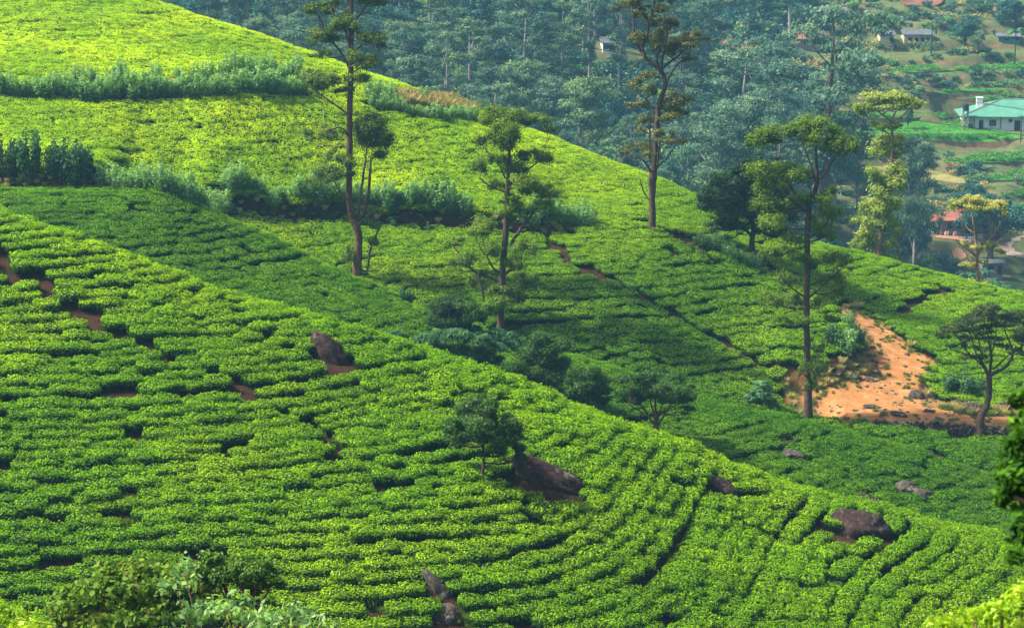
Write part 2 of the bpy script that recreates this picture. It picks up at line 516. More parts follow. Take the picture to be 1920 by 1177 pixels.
# the earth track, a thin sheet on the ground
x0, y0 = TRACK.min(0) - 1; x1, y1 = TRACK.max(0) + 1
tx = np.arange(x0, x1, .14); ty = np.arange(y0, y1, .14)
TX, TY = np.meshgrid(tx, ty)
td = edge_dist(TX, TY, TRACK) * np.where(inside(TX, TY, TRACK), 1, -1) + (vnoise(TX, TY, .9, 5) - .5) * .8 + .55 + (vnoise(TX, TY, .3, 6) - .5) * .5
TZ = Hg(TX, TY) + .035 + np.minimum(td, 0) * .06
ti = np.arange(TX.size).reshape(TX.shape)
tF = np.stack([ti[:-1, :-1], ti[:-1, 1:], ti[1:, 1:], ti[1:, :-1]], -1)
keep = (td[:-1, :-1] > 0) | (td[1:, 1:] > 0)
def track_mat():
    m, nt, out = mat_new('track_earth')
    bs = N(nt, 'ShaderNodeBsdfPrincipled'); bs.inputs['Roughness'].default_value = .95; bs.inputs['Specular IOR Level'].default_value = .1
    c = ramp(nt, noise(nt, 1.1, 7, .7), [(.28, (.22, .15, .04)), (.4, (.36, .16, .05)), (.54, (.42, .20, .075)), (.7, (.52, .30, .14))])
    c2 = mixc(nt, ramp(nt, noise(nt, 7, 3, .6), [(.60, (0, 0, 0)), (.70, (1, 1, 1))]), c, (.25, .12, .055))
    nt.links.new(c2, bs.inputs['Base Color'])
    b = N(nt, 'ShaderNodeBump'); b.inputs['Strength'].default_value = .7; b.inputs['Distance'].default_value = .12
    nt.links.new(noise(nt, 2.5, 7, .7), b.inputs['Height']); nt.links.new(b.outputs[0], bs.inputs['Normal'])
    nt.links.new(bs.outputs[0], out.inputs[0])
    return m
tme = mesh_np('dirt_track', np.c_[TX.ravel(), TY.ravel(), TZ.ravel()], tF[keep], [track_mat()], smooth=True)
tag(link('dirt_track', tme), 'bare orange earth track winding down between the tea fields', None, None, 'structure')

# ------------------------------------------------------------------ tea
def tea_tint(nt, col, a):
    g = N(nt, 'ShaderNodeNewGeometry'); sp = N(nt, 'ShaderNodeSeparateXYZ'); nt.links.new(g.outputs['Position'], sp.inputs[0])
    def mr(i, lo, hi):
        f = N(nt, 'ShaderNodeMapRange'); f.inputs[1].default_value = lo; f.inputs[2].default_value = hi
        nt.links.new(sp.outputs[i], f.inputs[0]); return f.outputs[0]
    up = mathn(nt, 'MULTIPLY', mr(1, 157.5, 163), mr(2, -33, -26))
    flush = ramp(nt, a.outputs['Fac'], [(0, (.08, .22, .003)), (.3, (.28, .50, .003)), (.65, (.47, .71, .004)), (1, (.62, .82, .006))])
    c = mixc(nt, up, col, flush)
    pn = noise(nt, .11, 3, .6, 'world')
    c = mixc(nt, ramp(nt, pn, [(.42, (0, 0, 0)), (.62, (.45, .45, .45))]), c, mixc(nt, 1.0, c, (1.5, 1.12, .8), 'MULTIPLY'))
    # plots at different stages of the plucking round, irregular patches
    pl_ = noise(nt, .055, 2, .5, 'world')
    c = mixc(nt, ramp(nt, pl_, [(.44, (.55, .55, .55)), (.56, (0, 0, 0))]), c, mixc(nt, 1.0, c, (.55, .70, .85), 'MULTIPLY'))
    md = mathn(nt, 'MULTIPLY', mathn(nt, 'MULTIPLY', mr(1, 124, 136), mathn(nt, 'SUBTRACT', 1.0, up)), mathn(nt, 'SUBTRACT', 1.0, mathn(nt, 'MULTIPLY', mathn(nt, 'MULTIPLY', mr(0, 6, 18), mr(1, 154, 160)), .75)))  # darkens the middle fields by position: their shade put into the leaf colour
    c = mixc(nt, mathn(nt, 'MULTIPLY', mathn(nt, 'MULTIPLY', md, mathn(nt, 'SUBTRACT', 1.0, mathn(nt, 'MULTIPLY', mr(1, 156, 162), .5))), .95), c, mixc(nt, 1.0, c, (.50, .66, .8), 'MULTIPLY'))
    p2 = noise(nt, .9, 3, .6, 'world')
    c = mixc(nt, 1.0, c, ramp(nt, p2, [(.3, (.72, .78, .8)), (.7, (1.2, 1.15, 1.0))]), 'MULTIPLY')
    return c
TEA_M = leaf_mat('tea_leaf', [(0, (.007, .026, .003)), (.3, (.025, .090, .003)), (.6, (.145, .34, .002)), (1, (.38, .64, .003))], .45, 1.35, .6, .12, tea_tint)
TEA_CORE = simple_mat('tea_twigs', (.018, .05, .006), (.010, .028, .004), 6)

def tea_mesh(name, seed, nl=820, ls=.155):
    r = np.random.default_rng(seed)
    u = r.uniform(-1, 1, (nl * 2, 3)); u[:, 2] = r.uniform(-.35, 1, nl * 2); u /= np.linalg.norm(u, axis=1)[:, None]
    # flattened superellipsoid: clipped flat on top
    p = 3.3
    k = (np.abs(u[:, 0]) ** p + np.abs(u[:, 1]) ** p + np.abs(u[:, 2]) ** p) ** (-1 / p)
    lump = 1 + .11 * np.sin(u[:, 0] * 5 + seed) * np.cos(u[:, 1] * 6 + seed * 2) + .06 * np.sin(u[:, 2] * 11 + u[:, 0] * 9)
    C = u * (k * lump)[:, None]
    C *= np.array([.76, .70, .42]); C[:, 2] += .42
    C = C[:nl * 2]
    keepn = r.permutation(len(C))[:nl]
    C = C[keepn]; u = u[keepn]
    C += r.normal(size=C.shape) * .045
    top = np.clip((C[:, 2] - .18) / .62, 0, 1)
    shoot = r.random(len(C)) < .20
    C[:, 2] += np.where(shoot & (top > .6), r.uniform(.02, .14, len(C)), 0)
    n = u * np.array([1, 1, 1.5]); n /= np.linalg.norm(n, axis=1)[:, None]
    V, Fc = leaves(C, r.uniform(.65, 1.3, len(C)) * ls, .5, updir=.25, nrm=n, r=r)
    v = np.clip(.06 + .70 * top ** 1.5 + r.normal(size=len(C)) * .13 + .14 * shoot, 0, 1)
    # dark inner body
    IV, IF = ICO2
    body = IV.copy(); body[:, 2] = np.maximum(body[:, 2], -.5)
    kk = (np.abs(body) ** p).sum(1) ** (-1 / p)
    body = body * kk[:, None] * np.array([.66, .60, .36]); body[:, 2] += .40
    V2 = np.r_[V, body]
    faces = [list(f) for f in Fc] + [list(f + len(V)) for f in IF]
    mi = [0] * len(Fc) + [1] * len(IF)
    # a few stems down to the ground
    st = MB()
    for q in range(4):
        a = r.uniform(0, 6.28); st.tube([(math.cos(a) * .08, math.sin(a) * .08, -.15), (math.cos(a) * .22, math.sin(a) * .22, .3)], [.03, .02], 4)
    off = len(V2); V2 = np.r_[V2, np.array(st.V)]
    faces += [[i + off for i in f] for f in st.Fq]; mi += [1] * len(st.Fq)
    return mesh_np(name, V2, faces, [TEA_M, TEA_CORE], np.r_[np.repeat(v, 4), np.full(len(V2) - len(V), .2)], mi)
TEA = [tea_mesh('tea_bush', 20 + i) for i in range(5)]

# direction of the rows: along the contour of the slope
dx_ = 2.0
cgx = np.arange(-72, 73, 1.0); cgy = np.arange(76, 232, 1.0)
CXg, CYg = np.meshgrid(cgx, cgy)
def H_smooth(x, y):
    return H_exact(x, y) - bump(x, y) * 0
DX = (H_exact(CXg + dx_, CYg) - H_exact(CXg - dx_, CYg)) / (2 * dx_)
DY = (H_exact(CXg, CYg + dx_) - H_exact(CXg, CYg - dx_)) / (2 * dx_)
DY = (DY + .05) * (1 - .45 * sstep(-12, 8, CXg) * (1 - sstep(122, 130, CYg)))   # keeps a direction where the crest flattens
def blur(a, n):
    for _ in range(n):
        p = np.pad(a, 1, mode='edge'); a = (p[:-2, 1:-1] + p[2:, 1:-1] + p[1:-1, :-2] + p[1:-1, 2:] + 2 * a) / 6
    return a
DX, DY = blur(DX, 5), blur(DY, 5)
def rowdir(x, y):
    fi = (x - cgx[0]); fj = (y - cgy[0])
    i = min(max(int(fi), 0), len(cgx) - 1); j = min(max(int(fj), 0), len(cgy) - 1)
    gx, gy = DX[j, i], DY[j, i]
    # on lee sides the slope reverses: a contour has no sign, keep it running to the right
    tx_, ty_ = gy, -gx
    l = math.hypot(tx_, ty_) + 1e-9
    return tx_ / l, ty_ / l

PATHS_PX = [([(1018, 458), (1080, 503), (1170, 548), (1270, 602), (1340, 642), (1442, 692)], .66, 150), ([(-30, 480), (10, 505), (60, 535), (145, 600), (250, 652), (335, 690)], .47, 60),
            ([(432, 722), (520, 778), (640, 852)], .47, 60), ([(1678, 592), (1730, 565), (1768, 545)], .7, 150), ([(170, 752), (330, 733), (440, 705), (560, 655)], .15, 60),
            ([(60, 1075), (250, 1078), (420, 1062)], .2, 60), ([(1000, 1000), (1075, 935)], .3, 60), ([(270, 35), (300, 28)], .2, 60), ([(500, 112), (530, 103)], .2, 150),
            ([(0, 358), (180, 361)], .5, 150), ([(190, 366), (330, 390), (440, 399), (640, 413), (860, 427), (1000, 436), (1060, 438)], .6, 160)]
PATHS = []
for pts, w, ym in PATHS_PX:
    ws = [tuple(hit(px, py, ym))[:2] for px, py in pts]
    PATHS.append((ws, w))
HEDGE_LINES = []       # (world polyline, clearance) filled before the tea is planted
def hl(pts, w, ym=60):
    HEDGE_LINES.append(([tuple(hit(px, py, ym))[:2] for px, py in pts], w))
hl([(-40, 180), (100, 186), (180, 190), (300, 184), (560, 180)], .9, 150)
hl([(690, 200), (760, 214), (880, 226)], .9, 150)
hl([(1290, 455), (1350, 480), (1420, 515)], .9, 150)
BOULDERS = [  # px, py, half length, half width, image angle (deg), depth factor, label
    (624, 668, 56, 20, -64, .8, 'tall rounded dark boulder leaning out of the tea rows below the left crest'),
    (1018, 889, 76, 25, -29, .8, 'long dark slab of rock with a pale patch behind the small feathery tree'),
    (1354, 914, 32, 13, -33, .8, 'narrow dark rock with white lichen spots near the bright foreground crest'),
    (1608, 990, 53, 29, -8, .8, 'broad brown boulder, the largest of those at the right of the front slope'),
    (1633, 948, 28, 17, -25, .8, 'rounded boulder just behind the broad brown boulder'),
    (1697, 916, 24, 14, -15, .8, 'blocky grey boulder, left one of the close pair in the dark tea'),
    (1737, 934, 24, 13, -35, .8, 'sloping grey boulder with a white streak, right one of the close pair'),
    (1487, 855, 20, 10, -15, .8, 'small pale grey rock in a bare patch left of the stone wall'),
    (826, 1110, 42, 15, -52, .7, 'mossy leaning rock ridge at the bottom centre of the tea slope'),
    (834, 1155, 24, 20, -10, .8, 'squat grey rock directly below the mossy leaning rock'),
    (1597, 707, 16, 10, -20, .8, 'grey rock with white face at the inner bend of the earth track'),
    (1624, 700, 20, 7, -15, .8, 'flat dark ledge rock above the grassy verge of the track bend'),
    (1630, 714, 11, 5, 0, .8, 'low rock lying in the green verge below the flat ledge rock'),
    (1568, 702, 10, 10, 0, .8, 'dark rock in the shade under the blue green bush at the track'),
    (1700, 666, 6, 4, 0, .8, 'small dark stone on the right edge of the earth track'),
    (1719, 743, 14, 9, -30, .8, 'whitish rock at the end of the tea strip right of the track bend'),
    (1640, 763, 17, 4, -12, .9, 'thin flat rock in the dry grass between two arms of the track'),
    (1687, 777, 15, 5, -10, .9, 'flat grey rock near the top of the stone wall'),
    (1797, 757, 14, 9, -15, .8, 'jagged grey rock in the brown bank left of the umbrella tree'),
    (1741, 771, 10, 5, -10, .8, 'small rust coloured rock between the flat rock and the brown bank'),
    (1826, 768, 22, 10, -12, .8, 'dark rock ledge in the bank behind the foot of the umbrella tree'),
    (1880, 765, 20, 12, 5, .8, 'dark boulder in the bank right of the umbrella tree trunk'),
]
ROCKS = []
for b in BOULDERS:
    px, py = b[0], b[1]
    ym = 125 if b[1] < 960 and b[0] > 1600 and b[6].startswith(('rounded boulder', 'blocky', 'sloping')) or 'left of the stone wall' in b[6] else (150 if b[1] < 800 and b[0] > 1500 else 60)
    p = hit(px, py + b[3] * .6, ym)
    ROCKS.append((p, b))
# bare patches
BARE = [(225, 940, .5), (1530, 1120, .5), (720, 1160, .7), (1595, 955, 1.0), (1480, 838, .9), (20, 1030, .4), (1560, 1100, .4), (690, 1172, .7), (860, 1165, .8), (1300, 470, 1.5), (1420, 500, 2), (240, 985, .8), (1475, 900, .6), (1830, 890, .9)]
BAREW = [(hit(px, py), r_) for px, py, r_ in BARE]

def plantable(x, y):
    x = np.asarray(x, float); y = np.asarray(y, float)
    ok = (y > 80) & (y < 222)
    if not ok.any(): return ok
    ok &= ~(inside(x, y, CLEAR) | (edge_dist(x, y, CLEAR) < .35))
    for ws, w in PATHS: ok &= np.abs(seg_dist(x, y, ws)) > w
    for ws, w in HEDGE_LINES: ok &= np.abs(seg_dist(x, y, ws)) > w
    for p, b in ROCKS:
        fr_ = .5 if b[2] > 50 and b[1] < 900 else 0.0; a = b[2] * p.y / F; c = max(b[3] * p.y / F, .4)
        ok &= ((x - p.x) / (a * .8 * math.cos(R(b[4])) + c + .15)) ** 2 + ((y - p.y + .3 + fr_ * .6) / (c + .25 + fr_)) ** 2 > 1
    for p, r_ in BAREW:
        ok &= (x - p.x) ** 2 + (y - p.y) ** 2 > r_ * r_
    return ok

SEP = .82
cell = SEP
occ = {}
def near(x, y, d, skip=None):
    i, j = int(x // cell), int(y // cell)
    for a in (i - 1, i, i + 1):
        for b in (j - 1, j, j + 1):
            for (qx, qy, qid) in occ.get((a, b), ()):
                if qid != skip and (qx - x) ** 2 + (qy - y) ** 2 < d * d: return True
    return False
XL = 68
def trace(sx, sy, sid):
    pts = [(sx, sy)]
    for sgn in (1, -1):
        x, y = sx, sy; line = []
        px_, py_ = None, None
        for _ in range(560):
            tx_, ty_ = rowdir(x, y)
            if px_ is None: tx_, ty_ = tx_ * sgn, ty_ * sgn
            elif tx_ * px_ + ty_ * py_ < 0: tx_, ty_ = -tx_, -ty_
            px_, py_ = tx_, ty_
            x += tx_ * .55; y += ty_ * .55
            if abs(x) > min(XL, y * .30 + 3) or y < 80 or y > 218: break
            if near(x, y, SEP * .72, sid): break
            line.append((x, y))
        pts = pts + line if sgn == 1 else line[::-1] + pts
    return pts
LINES = []
queue = []
def add_line(sx, sy):
    sid = len(LINES)
    pts = trace(sx, sy, sid)
    if len(pts) < 5: return
    LINES.append(pts)
    for k, (x, y) in enumerate(pts):
        occ.setdefault((int(x // cell), int(y // cell)), []).append((x, y, sid))
    for k in range(0, len(pts), 3):
        x, y = pts[k]; tx_, ty_ = rowdir(x, y)
        queue.append((x - ty_ * SEP, y + tx_ * SEP)); queue.append((x + ty_ * SEP, y - tx_ * SEP))
add_line(0, 95)
qi = 0
while qi < len(queue):
    x, y = queue[qi]; qi += 1
    if abs(x) > min(XL, y * .30 + 2) or y < 81 or y > 217: continue
    if near(x, y, SEP * .97): continue
    add_line(x, y)
PX, PY, PA = [], [], []
for L in LINES:
    s = rng.uniform(0, 1); gap = 0
    for (ax, ay), (bx, by) in zip(L[:-1], L[1:]):
        s += math.hypot(bx - ax, by - ay)
        if s > .70:
            s = rng.uniform(-.09, .09)
            if rng.random() < .009: continue
            PX.append(ax + rng.normal() * .06); PY.append(ay + rng.normal() * .08); PA.append(math.atan2(by - ay, bx - ax))
PX, PY, PA = map(np.array, (PX, PY, PA))
ok = plantable(PX, PY); PX, PY, PA = PX[ok], PY[ok], PA[ok]
PZ = Hg(PX, PY)
sc_ = .68 * rng.uniform(.84, 1.14, len(PX))
# older plots above keep a closed canopy, the front slope shows its rows
closed = sstep(118, 150, PY)
crest_ = sstep(108, 112, PY) * (1 - sstep(118, 124, PY))
upr = sstep(156, 162, PY) * sstep(-32, -27, PZ)
SX = sc_ * (1.22 + .20 * closed + .20 * upr + .08 * crest_) * rng.uniform(.95, 1.12, len(PX)); SY = sc_ * (1.16 + .17 * closed + .18 * upr + .12 * crest_); SZ = sc_ * rng.uniform(.88, 1.15, len(PX)) * 1.05 * (1 - .18 * closed - .10 * upr)
ipx, ipy = proj(PX, PY, PZ + .5)
inview = (ipx > 10) & (ipx < 1910) & (ipy < 1190) & (PY < 117)
order = np.argsort(np.where(inview, PY, 1e9))
ind = order[:300]
rest = np.ones(len(PX), bool); rest[ind] = False
# bushes lean with the slope they are plucked along
e_ = .9
gx_ = (H_exact(PX + e_, PY) - H_exact(PX - e_, PY)) / (2 * e_); gy_ = (H_exact(PX, PY + e_) - H_exact(PX, PY - e_)) / (2 * e_)
gx_ = np.clip(gx_, -.6, .6); gy_ = np.clip(gy_, -.6, .6); kt = .20 + .42 * closed + .08 * upr
from mathutils import Quaternion
EUL = []
for i in range(len(PX)):
    nrm_ = Vector((-gx_[i] * kt[i] + rng.normal() * .04, -gy_[i] * kt[i] + rng.normal() * .04, 1)).normalized()
    q = Vector((0, 0, 1)).rotation_difference(nrm_) @ Quaternion((0, 0, 1), PA[i] + (math.pi if rng.random() < .5 else 0))
    EUL.append(tuple(q.to_euler()))
EUL = np.array(EUL)
TEA_GROUP = 'tea bushes in the nearest rows of the front slope'
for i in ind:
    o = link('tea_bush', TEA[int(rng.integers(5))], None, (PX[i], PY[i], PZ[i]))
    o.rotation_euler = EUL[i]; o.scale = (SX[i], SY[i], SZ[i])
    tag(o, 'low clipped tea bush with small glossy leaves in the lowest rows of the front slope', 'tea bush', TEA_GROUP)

def scatter(name, pos, rot, scl, vi, meshes, label, cat):
    """one object that carries a field of plants nobody could count"""
    me = bpy.data.meshes.new(name); me.vertices.add(len(pos)); me.vertices.foreach_set('co', np.asarray(pos, np.float32).ravel())
    for nm, arr in (('rot', rot), ('scl', scl)):
        a = me.attributes.new(nm, 'FLOAT_VECTOR', 'POINT'); a.data.foreach_set('vector', np.asarray(arr, np.float32).ravel())
    a = me.attributes.new('vi', 'INT', 'POINT'); a.data.foreach_set('value', np.asarray(vi, np.int32))
    coll = bpy.data.collections.new(name + '_kinds')
    for k, mm in enumerate(meshes):
        po = bpy.data.objects.new('%s_kind_%d' % (name, k), mm); coll.objects.link(po)
    ng = bpy.data.node_groups.new(name, 'GeometryNodeTree')
    ng.interface.new_socket('Geometry', in_out='INPUT', socket_type='NodeSocketGeometry')
    ng.interface.new_socket('Geometry', in_out='OUTPUT', socket_type='NodeSocketGeometry')
    gi = ng.nodes.new('NodeGroupInput'); go = ng.nodes.new('NodeGroupOutput')
    mp = ng.nodes.new('GeometryNodeMeshToPoints'); iop = ng.nodes.new('GeometryNodeInstanceOnPoints'); ci = ng.nodes.new('GeometryNodeCollectionInfo')
    ci.inputs['Collection'].default_value = coll; ci.inputs['Separate Children'].default_value = True; ci.inputs['Reset Children'].default_value = True
    def na(nm, dt):
        n = ng.nodes.new('GeometryNodeInputNamedAttribute'); n.data_type = dt; n.inputs['Name'].default_value = nm
        return [o for o in n.outputs if o.enabled][0]
    l = ng.links.new
    l(gi.outputs[0], mp.inputs[0]); l(mp.outputs[0], iop.inputs['Points']); l(ci.outputs[0], iop.inputs['Instance'])
    iop.inputs['Pick Instance'].default_value = True
    l(na('vi', 'INT'), iop.inputs['Instance Index'])
    e = ng.nodes.new('FunctionNodeEulerToRotation'); l(na('rot', 'FLOAT_VECTOR'), e.inputs[0]); l(e.outputs[0], iop.inputs['Rotation'])
    l(na('scl', 'FLOAT_VECTOR'), iop.inputs['Scale']); l(iop.outputs[0], go.inputs[0])
    o = link(name, me); md = o.modifiers.new('plants', 'NODES'); md.node_group = ng
    tag(o, label, cat, None, 'stuff')
    return o
nr = rest.sum()
rot = EUL[rest]
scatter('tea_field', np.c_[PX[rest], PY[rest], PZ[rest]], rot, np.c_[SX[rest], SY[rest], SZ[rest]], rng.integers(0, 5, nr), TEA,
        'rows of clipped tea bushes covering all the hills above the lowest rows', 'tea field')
print('tea bushes', len(PX), 'lines', len(LINES))

# ------------------------------------------------------------------ rocks
def rock_mat(name, a, b, lich):
    m, nt, out = mat_new(name)
    bs = N(nt, 'ShaderNodeBsdfPrincipled'); bs.inputs['Roughness'].default_value = .9; bs.inputs['Specular IOR Level'].default_value = .15
    c = ramp(nt, noise(nt, 2.2, 7, .65), [(.3, b), (.65, a)])
    c = mixc(nt, ramp(nt, noise(nt, 1.1, 5, .6), [(.60, (0, 0, 0)), (.66, (1, 1, 1))]), c, lich)
    c = mixc(nt, ramp(nt, noise(nt, 5.5, 6, .75), [(.60, (0, 0, 0)), (.64, (.8, .8, .8))]), c, lich)
    cr = N(nt, 'ShaderNodeTexVoronoi'); cr.feature = 'DISTANCE_TO_EDGE'; cr.inputs['Scale'].default_value = 1.3
    tc_ = N(nt, 'ShaderNodeTexCoord'); nt.links.new(tc_.outputs['Object'], cr.inputs['Vector'])
    c = mixc(nt, ramp(nt, cr.outputs['Distance'], [(0, (.75, .75, .75)), (.035, (0, 0, 0))]), c, tuple(q * .5 for q in b))
    nt.links.new(c, bs.inputs['Base Color'])
    bb = N(nt, 'ShaderNodeBump'); bb.inputs['Strength'].default_value = 1.0; bb.inputs['Distance'].default_value = .25
    nt.links.new(noise(nt, 3.5, 8, .7), bb.inputs['Height']); nt.links.new(bb.outputs[0], bs.inputs['Normal'])
    nt.links.new(bs.outputs[0], out.inputs[0])
    return m
ROCK_A = rock_mat('dark_rock', (.085, .055, .050), (.035, .022, .022), (.24, .20, .16))
ROCK_B = rock_mat('grey_rock', (.16, .13, .11), (.05, .04, .038), (.42, .38, .34))
def rock_mesh(seed, a, b, c, ang, mat):
    V, Fc = ICO3; V = V.copy(); r = np.random.default_rng(seed)
    for _ in range(4 if seed == 100 else 9):       # planes knocked off the sides
        n = r.normal(size=3); n /= np.linalg.norm(n); d = r.uniform(.62, .85)
        s = V @ n; V = V - np.maximum(s - d, 0)[:, None] * n * .85
    for f_, amp in ((2, .08), (5, .05), (11, .03), (23, .014)):
        ph = r.uniform(0, 6, 3)
        V = V * (1 + amp * (np.sin(V[:, :1] * f_ + ph[0]) * np.sin(V[:, 1:2] * f_ + ph[1]) + np.sin(V[:, 2:3] * f_ + ph[2])) * .7)
    V = V * np.array([a, c, b])
    ca, sa = math.cos(R(ang)), math.sin(R(ang))
    X = V[:, 0] * ca - V[:, 2] * sa; Z = V[:, 0] * sa + V[:, 2] * ca
    return mesh_np('boulder', np.c_[X, V[:, 1], Z], Fc, [mat], smooth=True)
for k, (p, b) in enumerate(ROCKS):
    s = p.y / F
    big = b[2] > 30
    me = rock_mesh(100 + k, b[2] * s * 1.3, b[3] * s * 1.5, max(b[3] * s * 1.3, b[2] * s * .5), b[4], ROCK_A if k in (0, 1, 2, 3, 4, 13) else ROCK_B)
    q = at(b[0], b[1] + b[3] * .1, p.y + b[3] * s * .6)
    o = link('boulder', me, None, q)
    tag(o, b[6], 'rock')

# dry stone retaining wall under the lower arm of the track
wallm = rock_mat('wall_stone', (.15, .11, .09), (.03, .022, .02), (.30, .26, .2))
wb = MB()
wp = [hit(px, py + 2, 150) for px, py in ((1634, 802), (1690, 808), (1740, 813), (1800, 818), (1840, 822), (1900, 826), (1960, 830), (2040, 838))]
cp = curve_pts([tuple(p) for p in wp], 8)
S_ = 0; r = random.Random(5)
for (a, b_) in zip(cp[:-1], cp[1:]):
    L = math.hypot(b_[0] - a[0], b_[1] - a[1]); ang = math.atan2(b_[1] - a[1], b_[0] - a[0]); n = max(1, int(L / .42))
    for i in range(n):
        t = (i + .5) / n; x = a[0] + (b_[0] - a[0]) * t; y = a[1] + (b_[1] - a[1]) * t
        zt = float(Hg(x, y + 1.0)) - .02; zb = float(Hg(x, y - .5)) - .15
        z = zb
        while z < zt:
            h = r.uniform(.2, .34)
            c = (x + r.uniform(-.1, .1), y + r.uniform(-.06, .08) + .1, z + h / 2)
            IV, IF = ICO2; V = IV / np.maximum(np.abs(IV).max(1), .01)[:, None] * (.75 + .25 * np.abs(IV).max(1))[:, None]
            V = V * np.array([L / n * .54, .26, h * .52]) * (1 + np.array([r.uniform(-.1, .1) for _ in range(3)]))
            ca, sa = math.cos(ang + r.uniform(-.1, .1)), math.sin(ang)
            W = np.c_[c[0] + V[:, 0] * ca - V[:, 1] * sa, c[1] + V[:, 0] * sa + V[:, 1] * ca, c[2] + V[:, 2]]
            wb.add([tuple(q) for q in W], [tuple(f) for f in IF])
            z += h * .98
tag(wb.build('stone_wall', wallm), 'long low dry stone wall holding up the lower arm of the earth track', 'wall')
# ------------------------------------------------------------------ trees and plants
BARK_DARK = simple_mat('dark_bark', (.13, .085, .065), (.045, .03, .025), 5, bumps=.6, bscale=14)
BARK_BROWN = simple_mat('brown_bark', (.20, .11, .075), (.07, .035, .025), 4, bumps=.6, bscale=14)
BARK_PALE = simple_mat('pale_bark', (.38, .35, .34), (.20, .18, .17), 2.5, bumps=.3)
BARK_TAN = simple_mat('tan_bark', (.36, .25, .15), (.16, .10, .06), 3, bumps=.4)
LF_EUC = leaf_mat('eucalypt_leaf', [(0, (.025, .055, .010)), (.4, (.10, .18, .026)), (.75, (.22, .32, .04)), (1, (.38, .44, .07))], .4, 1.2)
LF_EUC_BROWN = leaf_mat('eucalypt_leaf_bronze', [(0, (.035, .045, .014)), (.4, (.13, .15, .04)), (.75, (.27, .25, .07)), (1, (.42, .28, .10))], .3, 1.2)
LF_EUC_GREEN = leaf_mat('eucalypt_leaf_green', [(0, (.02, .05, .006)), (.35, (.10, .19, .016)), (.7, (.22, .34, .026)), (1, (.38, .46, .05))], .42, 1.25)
LF_DARK = leaf_mat('dark_leaf', [(0, (.006, .022, .008)), (.45, (.018, .062, .018)), (.8, (.04, .115, .022)), (1, (.09, .19, .03))], .22, 1.1)
LF_FEATHER = leaf_mat('feathery_leaf', [(0, (.006, .024, .005)), (.4, (.028, .085, .010)), (.75, (.07, .18, .018)), (1, (.17, .32, .03))], .3, 1.15)
LF_UMB = leaf_mat('umbrella_leaf', [(0, (.015, .035, .012)), (.45, (.05, .085, .025)), (.8, (.10, .14, .035)), (1, (.26, .22, .07))], .25, 1.15)
LF_LIME = leaf_mat('lime_leaf', [(0, (.05, .11, .02)), (.4, (.20, .32, .05)), (.75, (.40, .48, .09)), (1, (.62, .56, .15))], .35, 1.15)
LF_YELLOW = leaf_mat('yellow_leaf', [(0, (.10, .14, .04)), (.4, (.36, .40, .09)), (.75, (.66, .62, .14)), (1, (.80, .68, .18))], .35, 1.1)
LF_FOREST = leaf_mat('forest_leaf', [(0, (.014, .055, .055)), (.35, (.075, .17, .13)), (.7, (.17, .31, .20)), (1, (.34, .48, .25))], .4, 1.1)  # forest leaf colours: glaucous green, with the blue of haze put in
LF_FOREST_D = leaf_mat('deep_forest_leaf', [(0, (.008, .042, .05)), (.4, (.025, .11, .105)), (.75, (.055, .19, .14)), (1, (.12, .29, .16))], .25, 1.1)
LF_FOREST_Y = leaf_mat('light_forest_leaf', [(0, (.03, .08, .05)), (.4, (.11, .22, .11)), (.75, (.23, .36, .15)), (1, (.40, .48, .18))], .28, 1.1)
LF_SHRUB = leaf_mat('shrub_leaf', [(0, (.03, .09, .03)), (.3, (.14, .31, .10)), (.65, (.32, .54, .20)), (1, (.58, .76, .36))], .5, 1.15)
LF_SHRUB_D = leaf_mat('dark_shrub_leaf', [(0, (.010, .04, .018)), (.4, (.035, .12, .045)), (.75, (.09, .24, .075)), (1, (.18, .38, .12))], .3, 1.1)
LF_BIG = leaf_mat('palmate_leaf', [(0, (.008, .035, .012)), (.45, (.025, .09, .028)), (.8, (.06, .17, .06)), (1, (.13, .28, .10))], .3, 1.1, .6, .15)
LF_DRY = leaf_mat('dry_grass', [(0, (.28, .24, .08)), (.5, (.52, .44, .16)), (1, (.70, .60, .28))], .25, 1.0)
LF_BRIGHT = leaf_mat('bright_leaf', [(0, (.02, .07, .005)), (.4, (.10, .26, .01)), (.75, (.26, .48, .015)), (1, (.50, .66, .03))], .4, 1.3, .4, .4)
LF_VINE = leaf_mat('vine_leaf', [(0, (.015, .04, .008)), (.4, (.06, .15, .02)), (.75, (.16, .30, .03)), (.95, (.26, .36, .06)), (1, (.30, .20, .06))], .4, 1.15, .6, .1)
LF_NEAR = leaf_mat('near_leaf', [(0, (.010, .04, .006)), (.4, (.04, .13, .01)), (.75, (.11, .30, .015)), (1, (.24, .46, .03))], .4, 1.3, .55, .1)

def clump_pts(c, r3, n, r, tuft=9, lean=.35):
    """leaf centres and outward normals of one crown clump made of smaller tufts"""
    c = np.array(c, float); r3 = np.array(r3, float)
    k = max(3, int(tuft))
    u = r.normal(size=(k, 3)); u[:, 2] = np.abs(u[:, 2]) * 1.0 - lean; u /= np.linalg.norm(u, axis=1)[:, None]
    tc = u * r.uniform(.45, .95, k)[:, None]
    which = r.integers(0, k, n)
    v = r.normal(size=(n, 3)); v /= np.linalg.norm(v, axis=1)[:, None]
    rad = np.minimum(np.abs(r.normal(size=n)) * .27 + .08, .75)
    P = tc[which] + v * rad[:, None] * r.uniform(.7, 1.3, k)[which][:, None]
    nrm = v * 1.0 + P * .5 + np.array([0, 0, .15]); nrm /= np.linalg.norm(nrm, axis=1)[:, None]
    return c + P * r3, nrm, P[:, 2]

